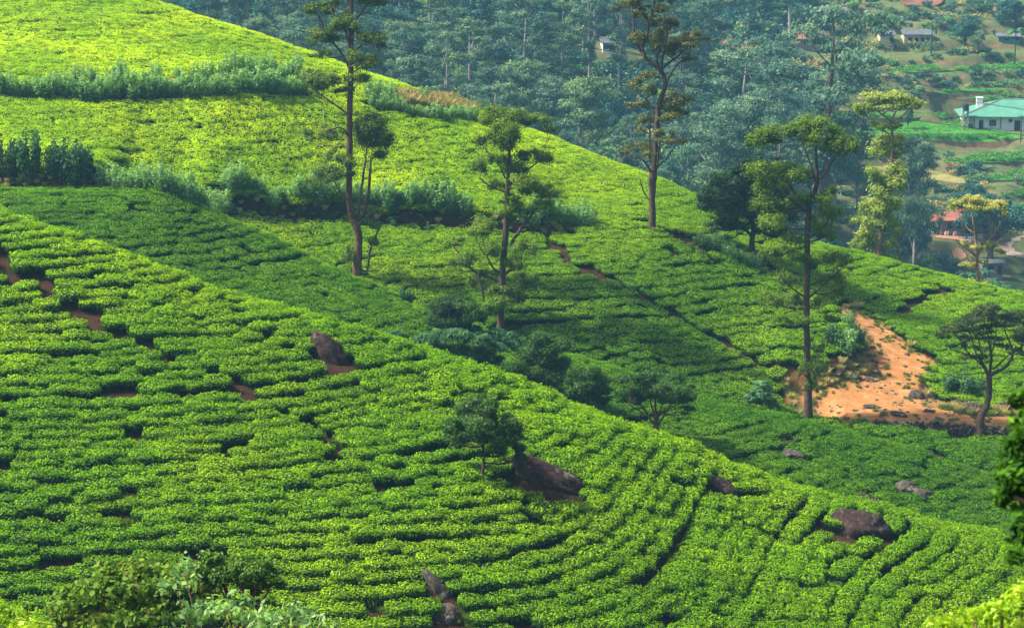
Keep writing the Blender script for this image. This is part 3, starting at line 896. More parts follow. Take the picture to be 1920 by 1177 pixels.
def crown_mesh(name, clumps, mat, size, seed, dens=1.0, aspect=.42, core=False, updir=.1, bias=0.0):
    """clumps: (x,y,z, rx,ry,rz, n, tufts)"""
    r = np.random.default_rng(seed)
    Cs, Ns, Vs = [], [], []
    for (x, y, z, rx, ry, rz, n, tf) in clumps:
        P, nn, h = clump_pts((x, y, z), (rx, ry, rz), max(8, int(n * dens)), r, tf)
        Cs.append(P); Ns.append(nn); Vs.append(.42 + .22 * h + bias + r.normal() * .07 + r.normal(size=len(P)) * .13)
    C = np.concatenate(Cs); nn = np.concatenate(Ns); v = np.clip(np.concatenate(Vs), 0, 1)
    V, Fc = leaves(C, r.uniform(.6, 1.35, len(C)) * size, aspect, updir=updir, nrm=nn, r=r)
    return mesh_np(name, V, Fc, [mat], np.repeat(v, 4))

def nearest_below(sk, c):
    best, bd = None, 1e9
    for p in sk:
        d = math.dist(p[:3], c) + max(0, p[2] - c[2] + .2) * 2.5
        if d < bd: bd, best = d, p
    return best

def build_tree(base, stems, clumps, bark, leaf, label, cat='tree', name='tree', seed=1, size=.24, dens=1.0, lf=1.0, twigs=3, group=None, aspect=.42, bias=0.0, dep=.9, extra=None, lpx=None):
    """stems: lists of (px, py, width_px, dy_m); clumps: (px, py, rx_px, ry_px[, density[, dy_m]]); everything at the real distance of the base"""
    r = random.Random(seed)
    Y = base.y; s = F and (Y / CP) / F
    root = empty(name, base)
    tag(root, label, cat, group)
    def loc(px, py, dy=0.0):
        q = at(px, py, Y + dy); return (q.x - base.x, dy, q.z - base.z)
    sk = []
    tb = MB(); bb = MB()
    for k, st in enumerate(stems):
        pts = [loc(q[0], q[1], q[3] if len(q) > 3 else 0.0) + (q[2] * s / 2,) for q in st]
        if k == 0: pts[0] = (pts[0][0], pts[0][1], min(pts[0][2], 0) - .3, pts[0][3] * 1.25)
        cp = curve_pts(pts, 5)
        jit = [0.04 * (1 + p[3]) for p in cp]
        cp = [(p[0] + r.uniform(-1, 1) * .03, p[1] + r.uniform(-1, 1) * .05, p[2], p[3]) for p in cp]
        (tb if k == 0 else bb).tube([p[:3] for p in cp], [max(p[3], .012) for p in cp], 8)
        sk += [tuple(p) for p in cp]
    cl = []
    for q in clumps:
        px, py, rx, ry = q[:4]
        d = q[4] if len(q) > 4 else 1.0
        dy = q[5] if len(q) > 5 else r.uniform(-1, 1) * 1.1
        c = loc(px, py, dy)
        n = rx * ry * 4.0 * (s * s) / (size * size) * 30.0 * d ** .55 * lf
        rx, ry = rx * 1.05, ry * 1.12
        cl.append((c[0], c[1], c[2], rx * s, (rx * .6 + ry * .4) * s * dep, ry * s, n, 5 + rx * ry * s * s * 4))
        a = nearest_below(sk, c)
        for t in range(twigs):
            e = (c[0] + r.uniform(-.6, .6) * rx * s, c[1] + r.uniform(-.6, .6) * rx * s, c[2] + r.uniform(-.3, .5) * ry * s)
            m = ((a[0] + e[0]) / 2 + r.uniform(-.1, .1), (a[1] + e[1]) / 2, (a[2] + e[2]) / 2 - .10 * abs(e[0] - a[0]))
            w = min(a[3] * .5, .045) if t == 0 else min(a[3] * .4, .028)
            w = max(w, .016)
            cc = curve_pts([(*a[:3], w), (*m, w * .8), (*e, w * .35)], 4)
            bb.tube([p[:3] for p in cc], [p[3] for p in cc], 5)
    tb.build('trunk', bark, root, smooth=True)
    if bb.n: bb.build('branches', bark, root, smooth=True)
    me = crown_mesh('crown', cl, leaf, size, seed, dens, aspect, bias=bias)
    link('crown', me, root)
    return root

# ---- tall eucalypt in front of the upper hedge bank
b = hit(669, 529, 150)
build_tree(b, [
    [(669, 529, 18), (671, 480, 15), (672, 440, 15), (665, 417, 15), (657, 392, 13), (654, 345, 12), (655, 275, 12), (656, 206, 11), (658, 115, 10), (659, 20, 8), (660, -60, 5), (661, -110, 3)],
    [(667, 420, 9), (680, 406, 7, .3), (691, 362, 6, .4), (695, 300, 4, .4)], [(672, 412, 6), (673, 385, 5, -.5), (684, 310, 4, -.5), (688, 270, 3, -.4)],
    [(668, 418, 5), (660, 385, 4, -.6), (640, 362, 3, -.9), (626, 340, 3, -1)],
    [(656, 218, 5), (640, 205, 4, .6), (605, 180, 3, .8)], [(656, 130, 6), (640, 100, 5, .5), (612, 62, 4, .9), (598, 30, 3, 1)], [(657, 120, 5), (668, 95, 4, -.5), (690, 75, 3, -.8)],
    [(657, 100, 5), (648, 60, 4, -.4), (620, 20, 3, -.7)], [(659, 60, 5), (672, 30, 4, .5), (698, 0, 3, .8)], [(656, 140, 4), (675, 128, 3, -.5), (692, 122, 3, -.7)],
    [(655, 260, 4), (640, 240, 3, -.6), (612, 245, 2.5, -.9)], [(672, 500, 5), (688, 508, 4, .3), (693, 472, 4, .4), (705, 440, 3, .6), (718, 417, 2, .8)]],
    [(597, 18, 26, 17), (620, 8, 20, 12), (610, 68, 32, 14), (588, 76, 16, 10, .7), (634, 52, 24, 18), (656, 44, 24, 20), (698, 72, 30, 15), (716, 84, 10, 10), (698, 4, 30, 14), (680, -10, 25, 15), (640, -15, 30, 18), (693, 122, 26, 16),
     (672, 108, 20, 14), (606, 103, 24, 8, .8), (588, 150, 26, 24, .8), (604, 162, 26, 16, .8), (620, 158, 26, 16, .8), (645, 150, 20, 12, .7), (678, 150, 25, 12, .8), (647, 170, 18, 9, .7),
     (601, 250, 28, 15, 1), (585, 262, 12, 8, .7), (633, 296, 20, 17, .8), (652, 305, 16, 14, .6), (700, 257, 37, 38, 1.2, .2), (690, 240, 24, 22, 1, -.5), (715, 268, 22, 20, 1, .8), (700, 290, 25, 12, .8),
     (620, 328, 28, 18, .8), (602, 340, 26, 12, .7), (655, 330, 12, 10, .5), (652, 482, 17, 20, .35), (694, 420, 22, 13, .35), (640, 510, 16, 12, .35), (698, 455, 12, 16, .25), (700, 395, 20, 10, .3),
     (620, -50, 30, 18), (680, -60, 34, 20), (650, -90, 30, 20), (705, -40, 20, 14)],
    BARK_BROWN, LF_EUC, 'very tall brown trunked eucalypt with a dense round side crown, leftmost of the tall trees', name='eucalyptus_tree', seed=3, size=.18, lf=.9)

# ---- eucalypt in the hollow
b = hit(938, 630, 150)
build_tree(b, [
    [(938, 632, 16), (939, 590, 13), (941, 553, 13), (943, 496, 12), (949, 420, 11), (951, 362, 9), (955, 297, 6), (958, 240, 3)],
    [(942, 530, 6), (932, 526, 6, .3), (905, 515, 5, .7), (880, 500, 4, 1), (850, 460, 2, 1.3)], [(942, 516, 6), (960, 505, 5, -.4), (978, 494, 3, -.7)], [(942, 512, 5), (926, 504, 4, -.3), (912, 480, 3, -.6)],
    [(955, 462, 6, .2), (972, 435, 6, .4), (1004, 393, 4, .7), (1024, 355, 2.5, .9)], [(951, 362, 4), (916, 347, 3, -.5), (899, 333, 2.5, -.7)], [(953, 350, 4), (970, 332, 4, .4), (993, 316, 3, .6), (1012, 301, 2, .8)],
    [(948, 335, 3), (930, 300, 3, .5), (909, 280, 2, .8)], [(908, 565, 3, -.5), (903, 540, 4, -.5), (897, 505, 3, -.5)]],
    [(932, 222, 32, 18), (912, 232, 16, 14, .8), (966, 222, 26, 16), (1001, 226, 28, 11), (1030, 243, 13, 12, .8), (951, 255, 26, 24, 1.1), (944, 275, 20, 16), (915, 262, 20, 18, .7), (1018, 300, 20, 16, 1.1), (995, 295, 26, 14), (897, 316, 19, 17, .7),
     (930, 300, 18, 14, .6), (966, 318, 26, 22, .7), (985, 345, 26, 18, .7), (1030, 364, 20, 18, .9), (1003, 360, 26, 18, .7), (1015, 385, 24, 12, .6), (978, 395, 28, 20, .7), (955, 404, 22, 16, .5), (909, 425, 26, 20, .7), (897, 437, 24, 14, .7),
     (874, 490, 28, 18, .4), (913, 470, 28, 18, .5), (982, 470, 22, 20, .5), (962, 492, 24, 18, .4), (985, 525, 24, 18, .35), (917, 512, 24, 15, .4), (936, 576, 26, 18, .6), (966, 555, 20, 18, .35), (897, 532, 22, 16, .35), (860, 450, 16, 10, .3),
     (935, 350, 20, 14, .5), (950, 375, 24, 10, .5), (930, 545, 22, 16, .35)],
    BARK_DARK, LF_EUC_GREEN, 'slim dark trunked eucalypt rising from the big leaved thicket in the hollow', name='eucalyptus_tree', seed=4, size=.18, lf=1.15)

# ---- crooked tall tree on the crest
b = hit(1223, 438, 150)
build_tree(b, [
    [(1223, 440, 13), (1223, 400, 12), (1223, 360, 12), (1224, 333, 15), (1229, 287, 10), (1231, 245, 10), (1233, 214, 10), (1240, 184, 9), (1248, 157, 9), (1240, 134, 8), (1222, 119, 7), (1209, 106, 7), (1205, 86, 6), (1213, 70, 5), (1216, 48, 4), (1224, 20, 3), (1230, -20, 2)],
    [(1209, 107, 5), (1196, 88, 5, .4), (1188, 62, 4, .6), (1188, 34, 3, .8), (1184, 5, 2, 1)], [(1236, 130, 5), (1232, 110, 4, -.3), (1238, 90, 4, -.4), (1249, 84, 4, -.5), (1251, 52, 3, -.6)], [(1242, 130, 5), (1254, 118, 4, .4), (1266, 110, 4, .6), (1280, 97, 3, .8)],
    [(1249, 156, 5), (1260, 134, 4, -.6), (1272, 119, 4, -.8), (1294, 103, 2.5, -1)], [(1240, 128, 4), (1243, 105, 4, .6), (1248, 85, 3, .9)],
    [(1222, 305, 4), (1217, 283, 4, .4), (1219, 229, 3, .5)], [(1231, 320, 4), (1235, 290, 4, -.4), (1238, 240, 2, -.5)], [(1226, 320, 4), (1250, 296, 3, .4), (1267, 272, 2, .7)], [(1222, 325, 4), (1205, 300, 3, -.5), (1182, 294, 2, -.8)],
    [(1220, 380, 3), (1207, 360, 3, .2), (1200, 335, 2, .4)], [(1231, 215, 4), (1215, 190, 3, .5), (1198, 175, 2, .8)]],
    [(1155, 17, 10, 7, .7), (1182, 14, 24, 16, .9), (1200, 28, 16, 12, .7), (1228, 17, 28, 11), (1250, 2, 18, 9), (1236, 40, 22, 12, .6), (1258, 48, 24, 13, .9), (1205, 72, 22, 14, .7), (1232, 72, 30, 18, .8), (1274, 84, 30, 13, .9), (1304, 72, 24, 11), (1290, 80, 20, 10),
     (1248, 92, 26, 14, .8), (1293, 110, 12, 7, .8), (1265, 100, 22, 8, .6), (1197, 160, 19, 12, .6), (1216, 143, 18, 10, .4), (1220, 172, 20, 14, .5), (1197, 199, 24, 9, .7), (1262, 191, 28, 17, .6), (1250, 205, 24, 14, .6), (1281, 214, 16, 14, .6), (1255, 220, 26, 11, .7),
     (1216, 226, 20, 12, .5), (1201, 245, 10, 7, .6), (1255, 264, 26, 10, .6), (1277, 268, 10, 10, .6), (1197, 278, 27, 11, .7), (1174, 287, 11, 6, .7), (1215, 290, 16, 6, .5), (1245, 250, 18, 8, .4), (1190, -10, 28, 14), (1230, -20, 30, 16), (1265, -15, 20, 10)],
    BARK_DARK, LF_EUC_BROWN, 'tall crooked eucalypt with bronze leaf tufts on the bright crest before the forest', name='eucalyptus_tree', seed=5, size=.17, lf=.85)

# ---- leafy eucalypt beside the track
b = hit(1515, 793, 150)
build_tree(b, [
    [(1515, 795, 20), (1515, 765, 17), (1515, 735, 14), (1513, 650, 12), (1512, 562, 12), (1514, 490, 11), (1514, 429, 11), (1519, 378, 10), (1531, 345, 8), (1530, 292, 5), (1528, 240, 3)],
    [(1531, 345, 5), (1520, 312, 4, .4), (1507, 276, 3, .7), (1500, 250, 2, .9)], [(1532, 340, 4), (1553, 317, 4, -.4), (1575, 275, 2, -.8)], [(1519, 385, 6), (1497, 370, 5, .5), (1477, 343, 4, .8), (1456, 302, 2, 1.1)], [(1516, 400, 4), (1480, 372, 3, -.7), (1440, 345, 2, -1)],
    [(1513, 562, 4), (1548, 531, 3, .5), (1570, 510, 2, .8)], [(1512, 560, 4), (1487, 541, 3, -.5), (1465, 520, 2, -.8)], [(1514, 450, 4), (1545, 425, 3, .8), (1560, 395, 2, 1)], [(1517, 740, 7), (1523, 722, 5, .3), (1532, 690, 3, .5), (1534, 665, 2, .5)]],
    [(1426, 266, 22, 24, 1.1), (1442, 258, 20, 18), (1456, 264, 26, 18), (1480, 250, 20, 16), (1497, 245, 28, 20, 1.1), (1520, 232, 24, 12), (1538, 242, 32, 20, 1.1), (1574, 262, 28, 20), (1594, 282, 15, 18), (1518, 266, 24, 14, .8), (1558, 285, 26, 16, .9),
     (1431, 322, 28, 20, .8), (1472, 322, 28, 18, .8), (1446, 353, 30, 22, .8), (1436, 385, 28, 20, .8), (1472, 388, 26, 18, .7), (1451, 419, 28, 20, .7), (1497, 378, 22, 18, .6), (1497, 330, 24, 18, .5), (1533, 373, 26, 18, .7), (1553, 399, 24, 18, .7), (1533, 424, 28, 18, .6), (1563, 360, 16, 16, .5),
     (1550, 444, 22, 17, .6), (1482, 450, 28, 16, .6), (1461, 475, 28, 18, .55), (1497, 485, 22, 18, .5), (1538, 495, 30, 18, .5), (1569, 485, 24, 16, .5), (1589, 495, 16, 12, .4), (1558, 521, 26, 16, .5), (1574, 546, 22, 17, .4), (1472, 526, 24, 17, .45), (1441, 567, 26, 18, .3),
     (1482, 567, 24, 16, .35), (1548, 567, 22, 14, .3), (1500, 600, 20, 14, .2), (1533, 689, 24, 20, .6), (1524, 722, 17, 20, .6), (1505, 700, 10, 20, .3), (1538, 655, 16, 14, .35), (1560, 600, 18, 14, .2), (1460, 600, 20, 12, .2)],
    BARK_DARK, LF_EUC_GREEN, 'tall leafy eucalypt with a black trunk standing at the left end of the earth track', name='eucalyptus_tree', seed=6, size=.19, lf=.9)

# ---- dark dense tree behind it
b = hit(1411, 490, 150)
build_tree(b, [[(1411, 492, 14), (1410, 460, 11), (1412, 430, 9), (1408, 400, 7), (1400, 360, 5), (1405, 320, 3)], [(1411, 445, 6), (1385, 415, 5, .6), (1350, 385, 3, 1)], [(1411, 440, 6), (1435, 405, 4, -.5), (1460, 360, 3, -.8)], [(1409, 420, 5), (1385, 370, 3, -.9), (1370, 340, 2, -1)]],
    [(1335, 362, 26, 20), (1360, 340, 28, 18), (1390, 325, 30, 18), (1415, 312, 26, 14), (1450, 330, 28, 20), (1470, 360, 22, 22), (1345, 385, 34, 20), (1380, 360, 36, 24), (1420, 350, 34, 24), (1375, 398, 38, 22), (1425, 395, 36, 24), (1345, 425, 26, 12, .7), (1365, 418, 24, 12, .8),
     (1440, 430, 28, 16, .9), (1465, 405, 24, 20), (1400, 425, 26, 10, .6), (1390, 375, 30, 18, 1, 1.5), (1410, 345, 30, 20, 1, 1.8), (1430, 375, 30, 20, 1, -1.8), (1360, 375, 26, 18, 1, -1.8), (1322, 372, 14, 14, .9), (1452, 445, 22, 10, .7)],
    BARK_DARK, LF_DARK, 'dark green dense spreading tree just left of the leafy eucalypt by the track', name='broadleaf_tree', seed=7, size=.19, lf=1.3, dep=1.1)

# ---- lime tiered tree beyond the right crest
def far_base(px, Y, py):
    q = at(px, py, Y); return Vector((q.x, Y, float(Hg(q.x, Y))))
b = far_base(1648, 207, 500)
build_tree(b, [[(1648, 505, 14), (1648, 470, 10), (1652, 440, 9), (1655, 415, 8), (1661, 370, 7), (1671, 309, 6), (1673, 254, 5), (1672, 228, 4), (1682, 205, 2)], [(1668, 252, 3), (1645, 238, 3, .5), (1640, 225, 2, .6)], [(1673, 232, 4), (1655, 215, 3, -.4), (1638, 205, 2, -.6)], [(1675, 230, 3), (1695, 215, 2, .4), (1706, 200, 2, .6)]],
    [(1612, 210, 12, 10), (1624, 202, 20, 12), (1648, 188, 28, 14, 1.1), (1670, 182, 26, 11, 1.1), (1688, 183, 26, 11, 1.1), (1706, 190, 20, 12), (1716, 200, 11, 10), (1665, 198, 30, 8), (1695, 200, 20, 10), (1652, 238, 24, 9), (1676, 236, 14, 9, .8),
     (1660, 268, 28, 16), (1645, 282, 20, 12, .9), (1682, 270, 20, 16), (1665, 290, 26, 10, .7), (1640, 326, 18, 14), (1652, 340, 24, 14), (1675, 325, 20, 20), (1682, 350, 18, 16), (1650, 360, 24, 14), (1668, 372, 20, 12, .8), (1632, 392, 26, 18), (1655, 395, 28, 16),
     (1675, 390, 16, 18), (1618, 412, 20, 16), (1640, 420, 26, 16), (1668, 422, 26, 16), (1682, 440, 14, 14), (1618, 440, 18, 16), (1610, 460, 16, 14, .8), (1640, 455, 20, 14, .8), (1665, 462, 20, 12, .8), (1625, 482, 22, 12, .8), (1665, 488, 22, 10, .7)],
    BARK_TAN, LF_LIME, 'tall lime green tree in stacked tiers with a flat umbrella top, beyond the right crest', name='tiered_tree', seed=8, size=.26, lf=1.0, bias=.1, dep=1.0)

# ---- yellow flowering tree by the village
b = far_base(1835, 212, 545)
build_tree(b, [[(1836, 560, 10), (1834, 530, 7), (1831, 500, 6), (1833, 478, 6), (1843, 463, 5), (1858, 448, 5, .2), (1870, 430, 4, .3), (1878, 415, 3, .4), (1886, 400, 2, .5)], [(1832, 482, 5), (1818, 470, 4, -.4), (1800, 458, 3, -.7), (1792, 448, 2, -.9)], [(1858, 448, 4), (1861, 425, 4, -.3), (1857, 400, 3, -.5)],
    [(1833, 478, 4), (1829, 452, 4, .5), (1826, 424, 3, .7), (1822, 396, 2, .8)], [(1829, 440, 3), (1812, 425, 2, .6), (1805, 400, 2, .7)], [(1845, 462, 3), (1853, 474, 3), (1852, 492, 2)], [(1862, 425, 3), (1868, 405, 2, -.4)]],
    [(1796, 384, 18, 9, .8), (1812, 378, 16, 8), (1826, 373, 18, 9, 1.1), (1838, 380, 12, 9), (1820, 388, 22, 8, .9), (1852, 390, 22, 8), (1866, 382, 18, 9, 1.1), (1880, 392, 12, 10), (1885, 404, 9, 8, .9), (1840, 394, 16, 6, .8), (1786, 390, 9, 8, .7), (1811, 463, 9, 5, .7), (1830, 465, 15, 6, .8),
     (1861, 460, 15, 7, .7), (1878, 470, 13, 7, .7), (1814, 497, 13, 7, .6), (1845, 491, 10, 7, .5), (1828, 532, 16, 8, .8), (1845, 534, 10, 8, .7), (1802, 455, 8, 5, .6)],
    BARK_TAN, LF_YELLOW, 'open branched tree with bright yellow flat tufts in front of the huts', name='flowering_tree', seed=9, size=.22, lf=1.0, dep=1.2)

# ---- umbrella tree at the stone wall
b = hit(1839, 822, 150)
build_tree(b, [[(1839, 822, 20), (1838, 800, 17), (1839, 782, 15), (1850, 759, 12), (1855, 734, 11), (1854, 706, 11)],
    [(1854, 706, 8), (1843, 683, 6, .2), (1833, 670, 5, .3), (1810, 663, 3, .6), (1784, 655, 2, .9)], [(1846, 688, 4), (1815, 660, 3, -.5), (1802, 639, 3, -.8), (1786, 622, 2, -1)], [(1855, 706, 7), (1858, 680, 5, .5), (1857, 650, 4, .6), (1850, 620, 3, .7), (1842, 595, 2, .8)],
    [(1854, 706, 8), (1868, 697, 7, -.2), (1882, 690, 6, -.3), (1894, 676, 5, -.4), (1899, 658, 5, -.5), (1890, 635, 3, -.6), (1882, 615, 2, -.7)], [(1896, 664, 5), (1912, 652, 4, .4), (1940, 630, 2, .8)], [(1862, 692, 4), (1885, 672, 3, .8), (1906, 650, 2, 1.2)],
    [(1857, 665, 3), (1866, 640, 3, -.6), (1868, 615, 2, -.8)], [(1833, 670, 3), (1825, 645, 3, 1), (1818, 620, 2, 1.2)], [(1840, 680, 3), (1838, 650, 2, -.9), (1830, 625, 2, -1.2)]],
    [(1810, 609, 26, 9), (1790, 620, 24, 9), (1770, 632, 13, 8, .7), (1832, 598, 28, 10), (1850, 586, 22, 9), (1853, 578, 20, 8, .8), (1838, 620, 26, 8, .8), (1878, 594, 28, 9), (1899, 606, 24, 9), (1920, 600, 22, 10), (1900, 590, 20, 7, .8), (1860, 636, 22, 7, .7), (1904, 634, 20, 8, .7),
     (1815, 636, 20, 7, .6), (1866, 612, 22, 8), (1880, 650, 18, 7, .5), (1820, 672, 20, 7, .35), (1845, 655, 18, 7, .5), (1925, 622, 20, 10), (1800, 648, 16, 6, .5), (1945, 615, 20, 10), (1850, 668, 14, 6, .4), (1912, 660, 14, 6, .4)],
    BARK_DARK, LF_UMB, 'umbrella shaped tree with a bent dark trunk growing against the low stone wall', name='umbrella_tree', seed=10, size=.15, lf=1.2, dep=1.1, twigs=5)

# ---- small feathery trees
def feather(base, trunk, clumps, label, seed, leaf=LF_FEATHER, bark=BARK_DARK, size=.14, lf=3.2, extra_st=()):
    return build_tree(base, [trunk] + list(extra_st), clumps, bark, leaf, label, name='feathery_tree', seed=seed, size=size, lf=lf, dep=1.15, twigs=3)
b = hit(908, 917)
feather(b, [(908, 918, 7), (906, 880, 6), (907, 850, 5), (905, 815, 4), (903, 785, 2)],
    [(879, 768, 26, 18), (900, 756, 22, 14), (923, 761, 26, 16), (905, 786, 36, 22), (950, 797, 26, 19), (861, 800, 28, 18), (845, 820, 15, 11, .9), (887, 815, 30, 16), (937, 823, 30, 18), (965, 841, 20, 14), (923, 848, 22, 11, .8), (972, 857, 12, 10, .8), (868, 832, 20, 10, .7),
     (905, 800, 26, 20, 1, 1.2), (905, 800, 26, 20, 1, -1.2)],
    'small dark feathery tree on a thin trunk standing alone in the front tea slope', 21)
b = hit(1017, 760, 125)
feather(b, [(1017, 762, 8), (1017, 735, 6), (1018, 700, 4), (1020, 660, 2)],
    [(1022, 640, 26, 15), (1003, 658, 28, 18), (1042, 658, 26, 18), (1022, 672, 34, 22, 1.1), (984, 690, 20, 14), (1053, 685, 20, 18), (1022, 702, 36, 20), (1000, 725, 30, 14), (1038, 728, 26, 14), (962, 692, 20, 18), (955, 705, 18, 12), (970, 712, 22, 12), (1020, 690, 30, 20, 1, 1.3)],
    'rounded bushy green tree, tallest of the row of small trees behind the front crest', 22, LF_FEATHER)
b = hit(850, 625, 125)
feather(b, [(850, 640, 8), (850, 610, 5), (848, 580, 3)],
    [(846, 568, 30, 14), (822, 580, 22, 14), (868, 578, 26, 14), (823, 600, 28, 16), (862, 600, 32, 18, 1.1), (888, 598, 18, 16), (842, 592, 28, 18, 1, 1), (810, 605, 16, 12), (882, 615, 22, 12), (845, 615, 30, 12)],
    'domed dark green tree rising above the big leaved thicket, left of the slim eucalypt', 23, LF_FEATHER)
b = hit(1102, 790, 125)
feather(b, [(1102, 792, 6), (1102, 765, 5), (1103, 744, 4), (1100, 710, 2)],
    [(1099, 702, 26, 13), (1083, 715, 20, 12), (1080, 730, 20, 15, .9), (1118, 718, 24, 14), (1100, 722, 30, 16), (1126, 733, 18, 13, .9), (1135, 752, 13, 9, .7), (1082, 752, 14, 9, .7), (1106, 742, 22, 10, .8)],
    'small round feathery tree between the bushy tree and the broad one behind the front crest', 24, LF_FEATHER)
b = hit(1232, 845, 125)
feather(b, [(1232, 846, 9), (1231, 815, 8), (1230, 797, 7), (1229, 760, 4), (1228, 725, 2)],
    [(1187, 713, 26, 12), (1221, 706, 30, 14), (1259, 710, 26, 14), (1205, 728, 30, 14), (1244, 730, 30, 16), (1176, 736, 22, 10, .9), (1271, 734, 22, 12), (1213, 740, 26, 12, .9), (1168, 750, 13, 7, .7), (1267, 753, 22, 8, .7), (1288, 770, 14, 7, .5), (1190, 750, 20, 8, .5), (1295, 745, 12, 8, .7), (1250, 750, 22, 9, .5)],
    'broad feathery tree with fanned bare limbs, rightmost of the small trees behind the crest', 25, LF_FEATHER, BARK_BROWN, extra_st=[[(1231, 805, 5), (1213, 775, 4, .5), (1195, 748, 2, .8)], [(1231, 800, 5), (1250, 770, 4, -.5), (1268, 745, 2, -.8)], [(1230, 790, 4), (1222, 760, 3, .9), (1215, 735, 2, 1)], [(1230, 795, 4), (1206, 775, 3, -.6), (1178, 757, 2, -1)], [(1231, 795, 4), (1240, 765, 3, .8), (1246, 740, 2, 1)]])
# ------------------------------------------------------------------ leafy shrubs
def shrub_proto(name, seed, h=2.0, w=.8, stems=14, leaf=None, size=.21, per=95, droop=0.0):
    r = np.random.default_rng(seed); mb = MB(); Cs, Ns, Vs = [], [], []
    for k in range(stems):
        a = r.uniform(0, 6.28); rr = w * math.sqrt(r.uniform(0, 1)); hh = h * r.uniform(.62, 1.08) * (1 - .25 * (rr / w) ** 2)
        p0 = np.array([math.cos(a) * rr * .35, math.sin(a) * rr * .35, -.1]); p1 = np.array([math.cos(a) * rr, math.sin(a) * rr, hh])
        pm = (p0 + p1) / 2 + np.array([math.cos(a), math.sin(a), 0]) * .12
        cc = curve_pts([p0, pm, p1], 4); mb.tube([tuple(p) for p in cc], [.022, .018, .015, .013, .011, .01, .008, .006, .004][:len(cc)], 4)
        t = r.uniform(.12, 1.03, per) ** .8
        P = np.array([p0 * (1 - x) ** 2 + 2 * pm * x * (1 - x) + p1 * x * x for x in t])
        off = r.normal(size=(per, 3)) * .13 * (1.15 - t[:, None] * .5); off[:, 2] *= .6
        Cs.append(P + off); n = off / (np.linalg.norm(off, axis=1)[:, None] + 1e-6) * 1.0 + np.array([math.cos(a) * rr / w * .5, math.sin(a) * rr / w * .5, .55])
        Ns.append(n / np.linalg.norm(n, axis=1)[:, None]); Vs.append(np.clip(.12 + .55 * t * hh / h + r.normal(size=per) * .13, 0, 1))
    C = np.concatenate(Cs); n = np.concatenate(Ns); v = np.concatenate(Vs)
    V, Fc = leaves(C, r.uniform(.6, 1.3, len(C)) * size, .38, nrm=n, r=r)
    return mesh_np(name + '_leaves', V, Fc, [leaf or LF_SHRUB], np.repeat(v, 4)), mesh_np(name + '_stems', mb.V, mb.Fq, [BARK_TAN])
SH = [shrub_proto('shrub', 40 + i, leaf=LF_SHRUB) for i in range(4)]
SHD = [shrub_proto('shrub_dark', 50 + i, leaf=LF_SHRUB_D, h=1.7, w=.9, stems=15) for i in range(3)]
def shrub(protos, p, sc, label, group=None, name='leafy_shrub', cat='shrub'):
    k = int(rng.integers(len(protos)))
    root = empty(name, (p[0], p[1], p[2]), rng.uniform(0, 6.28), (sc[0], sc[0], sc[1]))
    tag(root, label, cat, group)
    link('foliage', protos[k][0], root); link('stems', protos[k][1], root)
    return root
def shrub_row(pts, step, hw, protos, label, group, ym=60, jit=.35, off=0.0, skip=0.0):
    w = [hit(px, py, ym) for px, py in pts]
    cp = curve_pts([tuple(p) for p in w], 14); s = 0.0
    for a, b in zip(cp[:-1], cp[1:]):
        s += math.hypot(b[0] - a[0], b[1] - a[1])
        if s >= step:
            s = rng.uniform(-.2, .2)
            if rng.random() < skip: continue
            x = b[0] + rng.normal() * jit * .4; y = b[1] + off + rng.normal() * jit
            k = rng.uniform(.8, 1.18)
            shrub(protos, (x, y, float(Hg(x, y))), (hw[0] * k * rng.uniform(.9, 1.1), hw[1] * k * rng.uniform(.85, 1.15)), label, group)
G1 = 'shrubs of the upper hedge'
shrub_row([(-60, 184), (20, 184), (100, 188), (180, 193), (300, 186), (440, 182), (570, 179)], .55, (1.15, 1.0), SH, 'leafy blue green shrub in the front line of the hedge across the upper tea field', G1, 150, .2)
shrub_row([(120, 168), (250, 164), (380, 160), (520, 156), (560, 158)], 1.0, (1.0, 1.15), SH, 'tall loose shrub in the thin back line of the hedge across the upper tea field', 'loose shrubs behind the upper hedge', 150, .4, skip=.25)
shrub_row([(400, 152), (470, 148), (545, 150)], 1.0, (.7, .8), SH, 'pale shrub among the tea bushes above the right end of the upper hedge', 'pale shrubs above the upper hedge', 150, .5)
shrub_row([(690, 204), (760, 218), (830, 228), (890, 231)], .55, (.95, .8), SH, 'pale green shrub in the short hedge near the skyline below the dry grass', 'shrubs of the short skyline hedge', 150, .15)
for px, py, w_, h_, lb in [(700, 196, 1.1, 1.2, 'broad pale green shrub at the left end of the dry grass patch'), (728, 196, 1.2, 1.15, 'bushy pale green shrub right beside the broad one at the dry grass'),
                           (793, 199, .8, .95, 'upright pale green shrub in the middle of the dry grass patch'), (869, 204, .75, .95, 'light green shrub alone against the forest at the right end of the dry grass')]:
    p = hit(px, py, 150); shrub(SH, p, (w_, h_), lb)
G2 = 'dark shrubs on the left bank'
for px, py, w_, h_, lb in [(10, 334, 1.2, 1.9, 'dark shrub cut by the left edge on top of the red brown bank'), (60, 338, 1.3, 2.1, 'tall dark shrub, second from the left edge on the red brown bank'),
                           (106, 342, 1.0, 1.5, 'smaller dark shrub between the two largest ones on the left bank'), (128, 348, 1.6, 2.0, 'thick rounded dark shrub near the right end of the left bank'), (154, 352, 1.3, 1.8, 'dark shrub closing the right end of the left bank'), (34, 330, 1.0, 1.6, 'narrow dark shrub behind the two leftmost ones on the bank')]:
    p = hit(px, py, 150); shrub(SHD, p, (w_, h_), lb)
shrub_row([(180, 358), (250, 362), (320, 372), (360, 388), (430, 393), (520, 400), (640, 402), (760, 410), (880, 418)], .62, (1.05, 1.05), SH, 'leafy shrub in the long hedge on top of the middle soil bank', 'shrubs of the middle hedge', 150, .3, .4)
